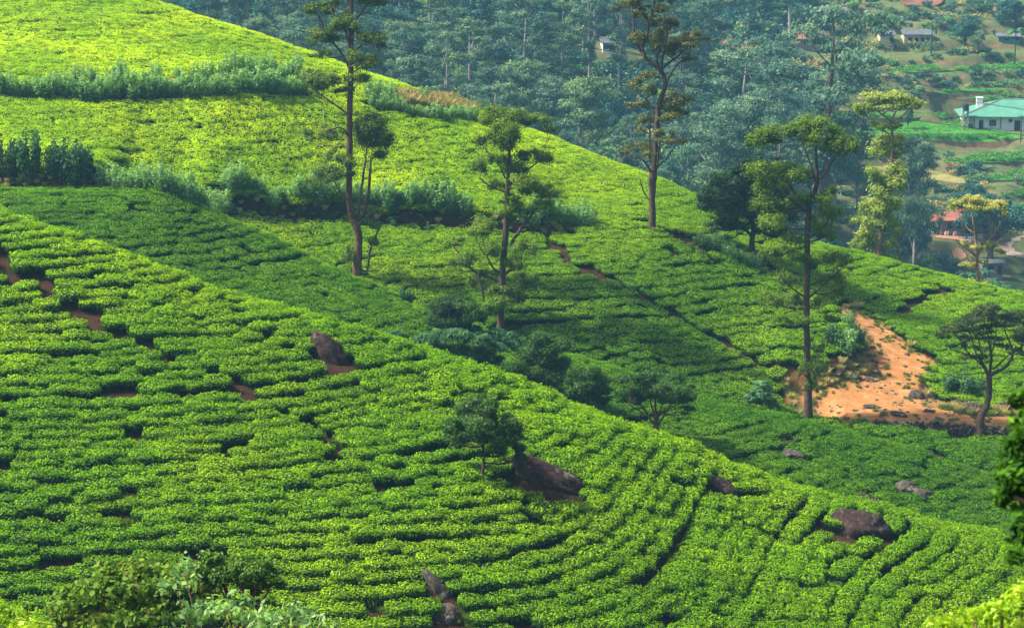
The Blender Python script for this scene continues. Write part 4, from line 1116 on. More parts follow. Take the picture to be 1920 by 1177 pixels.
shrub_row([(380, 390), (500, 399), (620, 404), (740, 411), (860, 421)], 2.6, (.8, .45), SHD, 'low dark shrub hanging over the edge of the middle soil bank', 'low shrubs at the edge of the middle bank', 150, .15, -.2)
shrub_row([(680, 395), (730, 398), (790, 402), (840, 408)], 1.2, (1.2, 1.1), SHD, 'dark dense shrub in the hedge between the two tall eucalypts', 'dark shrubs between the tall eucalypts', 150, .5, .8)
shrub_row([(960, 422), (1010, 428), (1060, 430), (1110, 434)], 0.9, (1.1, 1.1), SH, 'blue green shrub at the right end of the middle soil bank', 'shrubs at the right end of the middle bank', 150, .3, .2)
shrub_row([(1292, 452), (1330, 470), (1365, 486), (1400, 505), (1425, 522)], .85, (1.0, .78), SH, 'pale blue green shrub in the loose row below the dark spreading tree', 'shrubs below the dark spreading tree', 150, .5, .4)
for px, py, w_, h_, lb in [(1588, 668, 1.35, 1.2, 'large blue green bush hanging over the inner bend of the earth track'), (1566, 655, 1.3, 1.2, 'blue green bush beside the large one, nearer to the leafy eucalypt'), (1602, 650, 1.0, 1.2, 'blue green bush behind the large one at the upper part of the track'),
                           (1590, 615, .8, .8, 'small pale shrub at the very top of the earth track'), (1800, 742, 1.5, 1.0, 'wide dark blue green bush on the bank left of the umbrella tree'), (1775, 738, 1.1, .9, 'dark bush at the left end of the bank by the umbrella tree'), (1828, 745, 1.1, .9, 'dark bush between the wide one and the umbrella tree trunk')]:
    p = hit(px, py, 150); shrub(SH if 'pale' in lb or 'hanging' in lb else SHD, p, (w_, h_), lb)
p = hit(760, 575, 150); shrub(SHD, p, (.8, .8), 'small bluish shrub behind the second crest left of the domed tree')

# dry grass
def grass_mesh(seed, leaf, h=.9, n=160):
    r = np.random.default_rng(seed); V = []; v = []
    for k in range(n):
        a = r.uniform(0, 6.28); rr = .35 * math.sqrt(r.random()); x, y = math.cos(a) * rr, math.sin(a) * rr; L = h * r.uniform(.5, 1.1)
        dx, dy = r.normal(size=2) * .28 * L; b = r.uniform(0, 3.14); w = .018
        V += [(x - w * math.cos(b), y - w * math.sin(b), 0), (x + w * math.cos(b), y + w * math.sin(b), 0), (x + dx * .4 + w * math.cos(b), y + dy * .4 + w * math.sin(b), L * .65), (x + dx, y + dy, L)]
        v += [r.uniform(.1, 1)] * 4
    return mesh_np('grass_tuft', np.array(V), np.arange(len(V)).reshape(-1, 4), [leaf], v)
LF_GRASS = leaf_mat('green_grass', [(0, (.05, .12, .02)), (.5, (.14, .24, .04)), (1, (.32, .36, .09))], .3, 1.1)
gt = [grass_mesh(1, LF_DRY), grass_mesh(2, LF_DRY, .8), grass_mesh(3, LF_GRASS, .4, 120), grass_mesh(4, LF_GRASS, .5, 120)]
P = []
for _ in range(420):
    t = rng.random(); px = 735 + t * 160; py = 190 + t * 18 + rng.uniform(-8, 8)
    q = hit(px, py, 150); P.append((q.x, q.y, q.z, rng.integers(0, 2), rng.uniform(.8, 1.3)))
for _ in range(60):
    q = hit(rng.uniform(230, 420), rng.uniform(158, 170), 150); P.append((q.x, q.y, q.z, rng.integers(0, 2), rng.uniform(.4, .8)))
for _ in range(40):
    q = hit(1835 + rng.uniform(-20, 20), 545, 190); P.append((q.x, q.y + 12, float(Hg(q.x, q.y + 12)), 0, 1))
P = np.array(P); n = len(P)
scatter('dry_grass', P[:, :3], np.c_[np.zeros((n, 2)), rng.uniform(0, 6.3, n)], np.repeat(P[:, 4:5], 3, 1), P[:, 3], gt, 'straw coloured dry grass between the skyline shrubs', 'grass')
# green weeds: verge of the track, bare patches, bank edges
P = []
x0, y0 = CLEAR.min(0); x1, y1 = CLEAR.max(0)
cx_ = rng.uniform(x0, x1, 9000); cy_ = rng.uniform(y0, y1, 9000)
sd_ = edge_dist(cx_, cy_, TRACK) * np.where(inside(cx_, cy_, TRACK), -1, 1)
m_ = inside(cx_, cy_, CLEAR) & (sd_ > .55) & (vnoise(cx_, cy_, 1.6, 9) > .52)
for x, y in zip(cx_[m_], cy_[m_]): P.append((x, y, float(Hg(x, y)), 2 + rng.integers(0, 2) if rng.random() < .8 else 0, rng.uniform(.35, .8)))
m_ = inside(cx_, cy_, TRACK) & (vnoise(cx_, cy_, 1.2, 12) > .90)
for x, y in zip(cx_[m_], cy_[m_]): P.append((x, y, float(Hg(x, y)), 2, rng.uniform(.2, .4)))
for q, r_ in BAREW:
    for _ in range(int(14 * r_)):
        x = q.x + rng.normal() * r_ * .6; y = q.y + rng.normal() * r_ * .6; P.append((x, y, float(Hg(x, y)), 2 + rng.integers(0, 2), rng.uniform(.4, .9)))
for k in (0, 1):
    for _ in range(240):
        poly = BANKW[k][0]; i = rng.integers(0, len(poly) - 1); t = rng.random()
        x = poly[i][0] * (1 - t) + poly[i + 1][0] * t; y = poly[i][1] * (1 - t) + poly[i + 1][1] * t + rng.uniform(-.1, .9); P.append((x, y, float(Hg(x, y)) - .1, rng.integers(1, 4), rng.uniform(.25, .6)))
for _ in range(150):
    t_ = rng.integers(0, len(TRACK)); a_, b_ = TRACK[t_], TRACK[(t_ + 1) % len(TRACK)]; u_ = rng.random(); x = a_[0] * (1 - u_) + b_[0] * u_ + rng.normal() * .3; y = a_[1] * (1 - u_) + b_[1] * u_ + rng.normal() * .35
    P.append((x, y, float(Hg(x, y)), 2 + rng.integers(0, 2), rng.uniform(.3, .7)))
P = np.array(P); n = len(P)
scatter('weeds', P[:, :3], np.c_[np.zeros((n, 2)), rng.uniform(0, 6.3, n)], np.repeat(P[:, 4:5], 3, 1), P[:, 3], gt, 'short green weeds on the verges, banks and bare patches', 'weeds')

# big leaved thicket below the slim eucalypt
def hands_mesh(name, clumps, leaf, seed, L=.55, per=7, wid=.13, dens=1.0):
    r = np.random.default_rng(seed); V = []; v = []
    for (cx, cy, cz, rx, ry, rz, n) in clumps:
        for _ in range(int(n * dens)):
            u = r.normal(size=3); u[2] = abs(u[2]) * .9 - .15; u /= np.linalg.norm(u); k = r.uniform(.6, 1.02)
            c = np.array([cx + u[0] * rx * k, cy + u[1] * ry * k, cz + u[2] * rz * k]); val = np.clip(.2 + .4 * k * max(u[2], 0) + .2 * k + r.normal() * .13, 0, 1)
            out = np.array([u[0], u[1] - .35, 0]); out /= np.linalg.norm(out) + 1e-6
            for j in range(per):
                a = (j - (per - 1) / 2) * .55 + r.normal() * .15
                d = np.array([out[0] * math.cos(a) - out[1] * math.sin(a), out[0] * math.sin(a) + out[1] * math.cos(a), -.05])
                l = L * r.uniform(.7, 1.15) * (1 - .05 * abs(j - per / 2)); w = wid * l / L * .5
                s_ = np.array([-d[1], d[0], 0]); m = c + d * l * .5 + np.array([0, 0, .03]); e = c + d * l * .95 + np.array([0, 0, -.30 * l])
                V += [tuple(c), tuple(m + s_ * w), tuple(e), tuple(m - s_ * w)]; v += [val, val, min(1, val + .12), val]
    return mesh_np(name, np.array(V), np.arange(len(V)).reshape(-1, 4), [leaf], v)
def thicket(base, clumps_px, label, seed, leaf=LF_BIG, L=.55, n=1.0, name='big_leaved_shrub', bark=BARK_TAN, wid=.13):
    root = empty(name, base); tag(root, label, 'shrub'); s = base.y / CP / F; r = random.Random(seed)
    cl = []; mb = MB()
    for q in clumps_px:
        px, py, rx, ry = q[:4]; dy = q[4] if len(q) > 4 else r.uniform(-.6, .6)
        c = at(px, py, base.y + dy) - base
        cl.append((c.x, dy, c.z, rx * s, rx * s * .8, ry * s, n * rx * ry * s * s * 80))
        for k in range(3):
            e = (c.x + r.uniform(-.5, .5) * rx * s, dy + r.uniform(-.3, .3), c.z)
            gx, gy = e[0] * .7, dy * .7
            gz = float(Hg(base.x + gx, base.y + gy)) - base.z - .1
            mb.tube([(gx, gy, min(gz, e[2])), ((gx + e[0]) / 2 + .1, dy, (gz + e[2]) / 2), e], [.04, .03, .015], 5)
    mb.build('stems', bark, root); link('foliage', hands_mesh('foliage', cl, leaf, seed, L, wid=wid), root)
    return root
b = hit(860, 690, 125)
thicket(b, [(800, 640, 24, 16), (830, 632, 26, 18), (862, 632, 28, 18), (895, 640, 26, 18), (815, 655, 26, 14), (850, 662, 32, 18), (885, 668, 32, 20), (915, 675, 28, 18), (925, 655, 22, 18), (860, 682, 26, 12), (905, 695, 26, 14), (935, 700, 18, 12)],
        'wide thicket of big drooping palmate leaves behind the front crest, below the slim eucalypt', 31, n=1.3)
b = hit(950, 660, 150)
thicket(b, [(945, 632, 26, 16), (965, 650, 24, 20), (930, 625, 18, 12), (975, 672, 18, 14)], 'looser big leaved shrub around the foot of the slim eucalypt', 32, L=.5)
b = hit(734, 660, 125)
thicket(b, [(722, 632, 14, 12), (738, 630, 16, 14), (750, 642, 12, 10), (728, 645, 16, 9)], 'small big leaved shrub alone on the crest left of the thicket', 33, L=.5, n=1.3)
b = hit(1428, 770, 150)
thicket(b, [(1425, 738, 20, 16), (1408, 748, 14, 12), (1440, 755, 20, 14), (1420, 762, 22, 10), (1430, 722, 14, 10)], 'dark leafy shrub left of the black eucalypt trunk where the tea meets the track', 34, L=.45, n=1.2, leaf=LF_SHRUB_D)

# ------------------------------------------------------------------ foreground plants on the camera's own hillside
def leafcloud(name, clumps, leaf, seed, size, aspect, bias=0.0, dens=1.0, cup=False):
    return crown_mesh(name, clumps, leaf, size, seed, dens, aspect, bias=bias)
def fg_plant(px, Y, clumps_px, leaf, bark, label, cat, name, seed, size, aspect=.5, dens=1.0, trunk=None, bias=0.0, tuft=26, dep=.8):
    bx = at(px, 600, Y).x; base = Vector((bx, Y, float(Hg(bx, Y)))); s = Y / CP / F; r = random.Random(seed)
    root = empty(name, base); tag(root, label, cat); mb = MB(); cl = []
    for q in clumps_px:
        cx, cy, rx, ry = q[:4]; dy = q[4] if len(q) > 4 else r.uniform(-.5, .5)
        c = at(cx, cy, Y + dy) - base
        nn = rx * ry * s * s * 4 / (size * size) * 16 * dens
        cl.append((c.x, dy, c.z, rx * s, rx * s * dep, ry * s, nn, tuft))
        w = .035 if trunk is None else trunk
        if trunk: cc0 = (c.x * .12, dy * .1, c.z * .72)
        m = (c.x * (.6 if abs(px - 1100) < 1000 else .25) + r.uniform(-.1, .1), dy * .6, c.z * (.55 if abs(px - 1100) < 1000 else .85))
        if trunk: m = cc0
        cc = curve_pts([(0, 0, -.3, w), (*m, w * .8), (c.x, dy, c.z, w * .35)], 6)
        mb.tube([p[:3] for p in cc], [p[3] for p in cc], 6)
    mb.build('stems', bark, root, smooth=True)
    link('foliage', leafcloud('foliage', cl, leaf, seed, size, aspect, bias), root)
    return root
fg_plant(260, 46, [(150, 1125, 50, 32), (210, 1095, 60, 40), (260, 1105, 70, 45), (320, 1095, 65, 40), (180, 1160, 70, 34), (300, 1150, 90, 34), (250, 1078, 44, 22), (110, 1155, 32, 26), (365, 1115, 50, 40), (330, 1078, 34, 18)], LF_VINE, BARK_BROWN,
         'wide shrub smothered in broad vine leaves at the bottom left', 'shrub', 'vine_covered_shrub', 61, .14, .85, .62, bias=.16)
fg_plant(440, 44, [(395, 1062, 34, 26), (385, 1085, 32, 22), (412, 1080, 30, 24), (455, 1075, 30, 24), (490, 1070, 30, 22), (475, 1092, 40, 24), (510, 1090, 22, 18), (400, 1050, 18, 14)], LF_FEATHER, BARK_BROWN,
         'small tree with two dense round crowns at the bottom left, behind the vine shrub', 'tree', 'small_tree', 62, .085, .5, 3.0, trunk=.05, tuft=20, bias=.22)
fg_plant(480, 38, [(345, 1070, 22, 26), (330, 1100, 40, 30), (420, 1150, 50, 28), (480, 1160, 60, 25), (540, 1160, 60, 22), (600, 1165, 40, 16), (370, 1150, 50, 30), (450, 1130, 30, 24), (560, 1145, 30, 16)], LF_SHRUB, BARK_TAN,
         'pale leafy sapling shoots along the bottom edge, right of the vine shrub', 'shrub', 'leafy_sapling', 63, .17, .38, .45, bias=.05)
fg_plant(20, 34, [(-20, 1150, 40, 26), (20, 1160, 45, 24), (55, 1176, 40, 18), (-60, 1160, 50, 40), (0, 1185, 80, 20)], LF_BRIGHT, BARK_TAN,
         'bright yellow green bush in the bottom left corner', 'shrub', 'bright_bush', 64, .07, .45, 1.0, bias=.3, tuft=24)
fg_plant(2150, 13, [(1915, 750, 22, 24), (1925, 800, 26, 40), (1905, 860, 28, 50), (1900, 930, 34, 50), (1925, 1000, 34, 50), (1885, 900, 26, 34), (1935, 900, 40, 120), (1912, 1045, 22, 22), (1960, 850, 60, 160), (1960, 1000, 50, 100)], LF_NEAR, BARK_TAN,
         'dark glossy leaved branch close to the camera at the right edge', 'tree', 'near_tree', 65, .075, .5, 1.8, bias=.0, tuft=16)
fg_plant(1850, 17, [(1770, 1172, 36, 20), (1830, 1160, 44, 22), (1880, 1145, 44, 26), (1920, 1125, 40, 34), (1960, 1120, 60, 40), (1850, 1185, 100, 24)], LF_BRIGHT, BARK_TAN,
         'bright out of focus bush in the bottom right corner', 'shrub', 'bright_bush', 66, .055, .5, .9, bias=.25, tuft=18)

# fence wires across the bottom left
WIRE = simple_mat('old_wire', (.05, .05, .05), (.02, .02, .02), 5, rough=.6)
for k, (pts, lb) in enumerate([([(-80, 1040), (0, 1052), (105, 1070), (213, 1086), (367, 1111), (500, 1131), (640, 1148), (800, 1166), (980, 1190)], 'upper strand of thin barbed wire crossing the bottom left'),
                               ([(-80, 1104), (0, 1117), (167, 1143), (400, 1176), (520, 1196)], 'middle strand of thin barbed wire crossing the bottom left'),
                               ([(-80, 1140), (0, 1155), (143, 1178), (260, 1200)], 'lowest strand of thin barbed wire crossing the bottom left corner')]):
    mb = MB(); P3 = [at(px, py, 30 + (px + 80) * .004) for px, py in pts]
    cp = curve_pts([tuple(p) for p in P3], 6); mb.tube(cp, .005, 5)
    for i in range(0, len(cp) - 1):
        c = np.array(cp[i]); mb.tube([c + (-.015, 0, -.02), c + (.015, 0, .02)], .003, 4)
    tag(mb.build('fence_wire', WIRE), lb, 'wire')

# loose stones on the track
def stone(seed):
    V, Fc = ICO2; r = np.random.default_rng(seed); V = V * r.uniform(.7, 1.3, V.shape[1]); V = V * (1 + r.normal(size=(len(V), 1)) * .08)
    return mesh_np('stone_kind', V * np.array([.11, .09, .05]), Fc, [ROCK_B])
gx_ = rng.uniform(TRACK[:, 0].min(), TRACK[:, 0].max(), 1600); gy_ = rng.uniform(TRACK[:, 1].min(), TRACK[:, 1].max(), 1600)
m_ = inside(gx_, gy_, CLEAR) & (vnoise(gx_, gy_, 1.3, 44) > .45)
gx_, gy_ = gx_[m_], gy_[m_]; n = len(gx_)
scatter('gravel', np.c_[gx_, gy_, Hg(gx_, gy_) + .03], rng.uniform(0, 3, (n, 3)) * np.array([.1, .1, 2]), np.repeat(rng.uniform(.3, 1.6, n)[:, None] ** 1.5, 3, 1), rng.integers(0, 2, n), [stone(1), stone(2)], 'loose stones lying on the earth track', 'stones')
# ------------------------------------------------------------------ forest on the far side
def far_tree_proto(seed, kind):
    r = random.Random(seed); rr = np.random.default_rng(seed)
    mb = MB(); cl = []
    if kind == 'euc':
        h = 20.0; bx = r.uniform(-1, 1)
        tr = [(0, 0, -1, .42), (bx * .3, r.uniform(-.2, .2), h * .3, .34), (bx * .6, r.uniform(-.4, .4), h * .6, .24), (bx, 0, h * .95, .06)]
        cc = curve_pts(tr, 5); mb.tube([p[:3] for p in cc], [p[3] for p in cc], 6)
        n = r.randint(13, 17)
        for k in range(n):
            t = .38 + .62 * (k / (n - 1)); a = k * 2.4 + r.uniform(-.5, .5); w = 3.6 * math.sin(math.pi * min(1, (1.08 - t) / .62 * .8 + .12)) * r.uniform(.6, 1.15) if k < n - 1 else .2
            x, y, z = bx * t + math.cos(a) * w, math.sin(a) * w, h * t + r.uniform(-.4, .4)
            q = r.uniform(1.3, 2.3); cl.append((x, y, z, q * 1.15, q, q * .62, 210, 8))
            mb.tube([(bx * t * .8, 0, z - w * .55 - 1), ((bx * t + x) / 2, y / 2, z - w * .3 - .5), (x, y, z)], [.09, .07, .03], 4)
        return cl, mb, .36
    if kind == 'tier':
        h = 17.0; cc = curve_pts([(0, 0, -1, .35), (.5, 0, 6, .28), (-.2, 0, 11, .2), (.3, 0, 15.5, .06)], 5); mb.tube([p[:3] for p in cc], [p[3] for p in cc], 6)
        for k in range(15):
            t = r.uniform(.42, 1); a = r.uniform(0, 6.28); w = r.uniform(1, 5.2) * (1.15 - t * .75)
            x, y, z = math.cos(a) * w, math.sin(a) * w, h * t
            q = r.uniform(1.5, 2.5); cl.append((x, y, z, q * 1.3, q * 1.1, q * .5, 230, 9)); mb.tube([(0, 0, z * .62), (x * .5, y * .5, z * .82), (x, y, z)], [.13, .09, .03], 4)
        return cl, mb, .36
    if kind == 'round':
        h = 10.0; mb.tube([(0, 0, -1), (.2, 0, 3), (0, 0, 8)], [.35, .28, .08], 6)
        for k in range(16):
            u = rr.normal(size=3); u[2] = abs(u[2]) - .2; u /= np.linalg.norm(u); q = r.uniform(1.5, 2.3); x, y, z = u[0] * 2.6, u[1] * 2.6, 5.8 + u[2] * 3.2
            cl.append((x, y, z, q, q, q * .8, 230, 8)); mb.tube([(0, 0, 3), (x * .6, y * .6, z * .8), (x, y, z)], [.12, .08, .02], 4)
        return cl, mb, .34
    if kind == 'pine':
        h = 18.0; mb.tube([(0, 0, -1), (0, 0, 9), (0, 0, 18)], [.4, .25, .04], 6)
        for k in range(22):
            t = .2 + .8 * k / 21; a = k * 2.4; w = 2.9 * (1.06 - t); cl.append((math.cos(a) * w, math.sin(a) * w, h * t, 1.1 + w * .35, 1.1 + w * .35, .9, 150, 6))
        return cl, mb, .34
PROT = {}
for key, kind, leaf, bark, seeds in [('euc', 'euc', LF_FOREST, BARK_PALE, (1, 2, 3, 4)), ('eucy', 'euc', LF_FOREST_Y, BARK_PALE, (11, 12)), ('eucd', 'euc', LF_FOREST, BARK_DARK, (13,)), ('tier', 'tier', LF_FOREST, BARK_PALE, (5, 6)), ('tiery', 'tier', LF_FOREST_Y, BARK_PALE, (15,)),
                               ('round', 'round', LF_FOREST_D, BARK_BROWN, (7, 8)), ('roundy', 'round', LF_FOREST_Y, BARK_BROWN, (9,)), ('pine', 'pine', LF_FOREST_D, BARK_BROWN, (10,))]:
    L = []
    for sdd in seeds:
        cl, mb, size = far_tree_proto(sdd, kind)
        L.append((crown_mesh('crown', cl, leaf, size, 200 + sdd, 4.6, .5, bias=.04), mesh_np('trunk', mb.V, mb.Fq, [bark], smooth=True)))
    PROT[key] = L
def far_tree(key, x, y, sc, label, group=None, name='forest_tree', rz=None, lean=0.0):
    c, t = random.choice(PROT[key])
    root = empty(name, (x, y, float(Hg(x, y))), rng.uniform(0, 6.28) if rz is None else rz, (sc, sc, sc * rng.uniform(.92, 1.1)) if not hasattr(sc, '__len__') else sc)
    if lean: root.rotation_euler = (0, lean, 0)
    tag(root, label, 'tree', group); link('crown', c, root); link('trunk', t, root)
    return root
# notable trees of the valley: key, px, base py, top py
USED = []
def notable(key, px, Y, top, label, wide=1.0, hproto=20.0, name='forest_tree', lean=0.0):
    q = at(px, 300, Y); x = q.x; z = float(Hg(x, Y)); zt = at(px, top, Y).z
    sc = (zt - z) / hproto
    far_tree(key, x, Y, (sc * wide, sc * wide, sc), label, None, name, lean=lean); USED.append((x, Y))
notable('tiery', 1088, 345, 152, 'pale tiered eucalypt standing out before the dark jungle in the middle of the valley', .95, 17)
notable('euc', 1395, 372, 80, 'tall layered eucalypt in the valley, right of the crooked crest tree', 1.15, 20)
notable('tier', 1350, 352, 200, 'broad spreading forest tree low in the valley right of the crooked crest tree', 1.0, 17)
notable('eucd', 1548, 350, 25, 'tall dark stemmed forest tree in front of the terraced fields', 1.0, 20)
notable('pine', 1402, 455, -20, 'dark conical tree near the top of the picture, left of the scattered houses', .8, 18, 'conifer_tree')
notable('euc', 835, 385, 20, 'eucalypt with a bare white stem above the skyline shrubs', .85, 20)
notable('euc', 757, 372, 60, 'eucalypt with a pair of thick pale stems behind the skyline shrubs', .85, 20)
notable('tier', 780, 348, 105, 'round topped tree directly behind the dry grass on the skyline', .9, 17)
notable('tier', 1408, 358, 175, 'bushy valley tree behind the dark spreading tree', .9, 17)
notable('tiery', 1610, 352, 255, 'grey green tree between the leafy eucalypt and the lime tiered tree', .5, 17)
notable('tier', 1722, 345, 262, 'blue green layered tree just right of the lime tiered tree', .55, 17)
notable('round', 1722, 352, 412, 'low dark tree left of the rusty roofed huts', .8, 10, 'broadleaf_tree')
notable('round', 1868, 362, 360, 'large round dark tree behind the yellow flowering tree', 1.0, 10, 'broadleaf_tree')
notable('round', 1822, 372, 338, 'dark bushy tree above the rusty roofed huts', .8, 10, 'broadleaf_tree')
notable('euc', 1160, 402, -30, 'tall slim tree beside the white building in the forest', .6, 20)
notable('euc', 1105, 400, -40, 'tall slim pale trunked tree left of the white building in the forest', .6, 20)
notable('round', 1200, 372, 255, 'dark rounded jungle tree behind the crooked crest tree', 1.1, 10, 'broadleaf_tree')
notable('round', 1250, 362, 300, 'dark low jungle tree right of the crooked crest tree', 1.1, 10, 'broadleaf_tree')
notable('round', 1130, 385, 205, 'dark rounded jungle tree below the white building', 1.1, 10, 'broadleaf_tree')
notable('tier', 1290, 366, 210, 'spreading valley tree between the crooked tree and the dark spreading tree', .9, 17)
notable('roundy', 1690, 352, 390, 'low green tree at the foot of the lime tiered tree', .8, 10, 'broadleaf_tree')
notable('round', 1800, 455, 35, 'dark round tree above the cream house with the grey roof', .9, 10, 'broadleaf_tree')
notable('round', 1725, 468, 20, 'dark bushy tree behind the cream house with the grey roof', .8, 10, 'broadleaf_tree')
notable('roundy', 1825, 452, 58, 'small yellow topped tree near the top right', .8, 10, 'flowering_tree')
notable('round', 1890, 470, -10, 'dark tall tree clump in the upper right corner', 1.3, 10, 'broadleaf_tree')
notable('euc', 1665, 480, -40, 'slim tree beside the ploughed red field at the top', .6, 20)
notable('roundy', 1700, 418, 200, 'small bush tree on the terraces behind the lime umbrella crown', .5, 10, 'broadleaf_tree')
G3 = 'trees of the far eucalypt forest'
lab = {'euc': 'tall blue green eucalypt in the far forest beyond the tea hills', 'eucy': 'lighter green eucalypt in the far forest beyond the tea hills', 'tier': 'spreading blue green tree in the far forest beyond the tea hills', 'tiery': 'lighter spreading tree in the far forest beyond the tea hills',
       'round': 'dark round tree in the far forest beyond the tea hills', 'roundy': 'light green round tree in the far forest beyond the tea hills', 'pine': 'dark conical tree in the far forest beyond the tea hills'}
cnt = 0; tries = 0
random.seed(3)
while cnt < 235 and tries < 6000:
    tries += 1
    Y = 325 + 245 * rng.random() ** .9; px = rng.uniform(120, 1960); x = at(px, 300, Y).x
    ipx_, ipy_ = proj(x, Y, float(Hg(x, Y)))
    # the clearing with fields and houses stays open
    if px > 1480 and not (px < 1580 and Y < 400 and rng.random() < .5): continue
    if px > 1400 and ipy_ < 190 and rng.random() < .65: continue
    if 1060 < px < 1330 and 130 < ipy_ < 330 and Y < 395: continue           # low jungle hollow
    if 1110 < px < 1165 and 355 < Y < 425: continue
    if 1345 < px < 1385 and 380 < Y < 430: continue
    if px < 560 and ipy_ > 120 and Y < 345: continue
    if min([(x - a) ** 2 + (Y - b_) ** 2 for a, b_ in USED]) < (7.0 if Y < 450 else 9) ** 2: continue
    USED.append((x, Y)); cnt += 1
    key = random.choices(['euc', 'eucy', 'tier', 'tiery', 'round', 'roundy', 'pine'], [40, 10, 26, 8, 12, 5, 3])[0]
    far_tree(key, x, Y, rng.uniform(.65, 1.1), lab[key], G3)
print('forest', cnt)

# undergrowth: one mass
def bushblob(seed, leaf, size=.34, n=330):
    r = np.random.default_rng(seed); cl = [(r.uniform(-.8, .8), r.uniform(-.8, .8), .7 + r.uniform(0, .6), 1.1, 1.1, .8, n / 4, 6) for _ in range(4)]
    return crown_mesh('bush_kind', cl, leaf, size, seed, 1.6, .5)
UG = [bushblob(71, LF_FOREST_D), bushblob(72, LF_FOREST_D), bushblob(73, LF_FOREST), bushblob(74, LF_FOREST_Y), bushblob(75, LF_SHRUB_D), bushblob(76, LF_DRY, .4, 120), bushblob(77, LF_SHRUB, .4)]
n = 22000
Y = 268 + 340 * rng.random(n) ** .9; px = np.where(rng.random(n) < .45, rng.uniform(1480, 2050, n), rng.uniform(-60, 1560, n)); X = (px - 960) / F * Y * 1.0
Z = Hg(X, Y); ax, ay = proj(X, Y, Z)
open_ = (px > 1500) & (Y > 345)
keep = (~open_) | (vnoise(X, Y, 7, 21) + .5 * vnoise(X, Y, 2.5, 22) > .48)
FIELD_PX = [
    ([(1658, 141), (1696, 132), (1755, 122), (1920, 125), (1990, 126), (1990, 138), (1920, 136), (1768, 136), (1704, 140)], 'g', 'uppermost long green terrace field below the farm track'),
    ([(1722, 179), (1780, 172), (1864, 167), (1892, 181), (1864, 178), (1755, 184)], 'g', 'narrow green terrace field in the middle of the brown slope above the green roofed house'),
    ([(1877, 158), (1920, 155), (1990, 157), (1990, 166), (1920, 164)], 'g', 'short green terrace field at the right edge above the green roofed house'),
    ([(1811, 191), (1850, 184), (1915, 184), (1900, 190), (1840, 194)], 'g', 'thin green strip field just above the roof of the green roofed house'),
    ([(1556, 214), (1602, 211), (1653, 213), (1768, 216), (1780, 227), (1722, 225), (1576, 225)], 'g', 'long green terrace field level with the lime tree umbrella crown'),
    ([(1594, 246), (1643, 241), (1724, 228), (1806, 237), (1877, 247), (1915, 260), (1900, 266), (1831, 275), (1755, 269), (1704, 266), (1643, 256)], 'g', 'largest green terrace field, right below the green roofed house'),
    ([(1769, 303), (1850, 296), (1920, 289), (1990, 286), (1990, 306), (1920, 308), (1790, 310)], 'g', 'green terrace field second below the green roofed house'),
    ([(1851, 334), (1920, 326), (1990, 322), (1990, 340), (1920, 341), (1854, 342)], 'g', 'green terrace field at the right edge above the round dark tree'),
    ([(1878, 368), (1920, 360), (1990, 355), (1990, 368), (1920, 371), (1888, 374)], 'g', 'small green terrace field right of the round dark tree'),
    ([(1902, 393), (1920, 388), (1990, 380), (1990, 394), (1920, 398)], 'g', 'lowest green terrace field at the right edge above the village road'),
    ([(1593, 314), (1650, 315), (1705, 319), (1756, 326), (1814, 345), (1790, 349), (1722, 337), (1620, 323)], 'y', 'straw coloured harvested terrace behind the lime tiered tree'),
    ([(1570, 350), (1620, 353), (1642, 365), (1606, 361)], 'y', 'small straw coloured terrace left of the lime tiered tree'),
    ([(1566, 385), (1606, 387), (1618, 396), (1572, 394)], 'p', 'pale green vegetable patch left of the lime tiered tree'),
    ([(1528, 194), (1602, 195), (1584, 201), (1530, 201)], 'g', 'short green field behind the tall dark stemmed forest tree'),
    ([(1686, -8), (1764, -8), (1758, 14), (1700, 14)], 'b', 'ploughed red brown field at the top edge of the picture')]
FP = []
for pts, k_, lb in FIELD_PX:
    w = [hit(px_, py_, 300) for px_, py_ in pts]; FP.append((w, k_, lb))
for w, k_, lb in FP:
    poly = [(p.x, p.y) for p in w]
    keep &= ~(inside(X, Y, poly) | (edge_dist(X, Y, np.array(poly)) < 1.2))
HOUSE_SPOTS = [(1870, 250, 14), (1800, 440, 8), (1700, 90, 8), (1520, 90, 6), (1855, 520, 4), (1138, 104, 6), (1363, 99, 4), (1562, 38, 5), (1888, 82, 5), (1920, 430, 5)]
for hp, hpy, hr in HOUSE_SPOTS:
    _q = hit(hp, hpy, 300); hx_, hy = _q.x, _q.y; keep &= ~(((X - hx_) ** 2 + (Y - hy) ** 2) < (hr + 2) ** 2)
keep &= ~(open_ & (Y < 375) & (px > 1870))
X, Y, Z = X[keep], Y[keep], Z[keep]; n = len(X)
kk = np.where((X / Y * F + 960 > 1500) & (Y > 345), rng.choice(7, n, p=[.12, .10, .24, .20, .12, .14, .08]), rng.choice(7, n, p=[.28, .2, .2, .1, .12, .04, .06]))
js = rng.uniform(.7, 1.6, n); op = (X / Y * F + 960 > 1500) & (Y > 345); hol = (X / Y * F + 960 > 1020) & (X / Y * F + 960 < 1360) & (Y < 400); js = np.where(op, js * .62, js * np.where(hol, 1.6, 1.25))
scatter('undergrowth', np.c_[X, Y, Z - .2], np.c_[np.zeros((n, 2)), rng.uniform(0, 6.3, n)], np.repeat(js[:, None], 3, 1) * np.c_[np.ones(n), np.ones(n), rng.uniform(.7, 1.2, n)], kk, UG,
        'dense bushes and creepers covering the valley side under the forest trees', 'undergrowth')

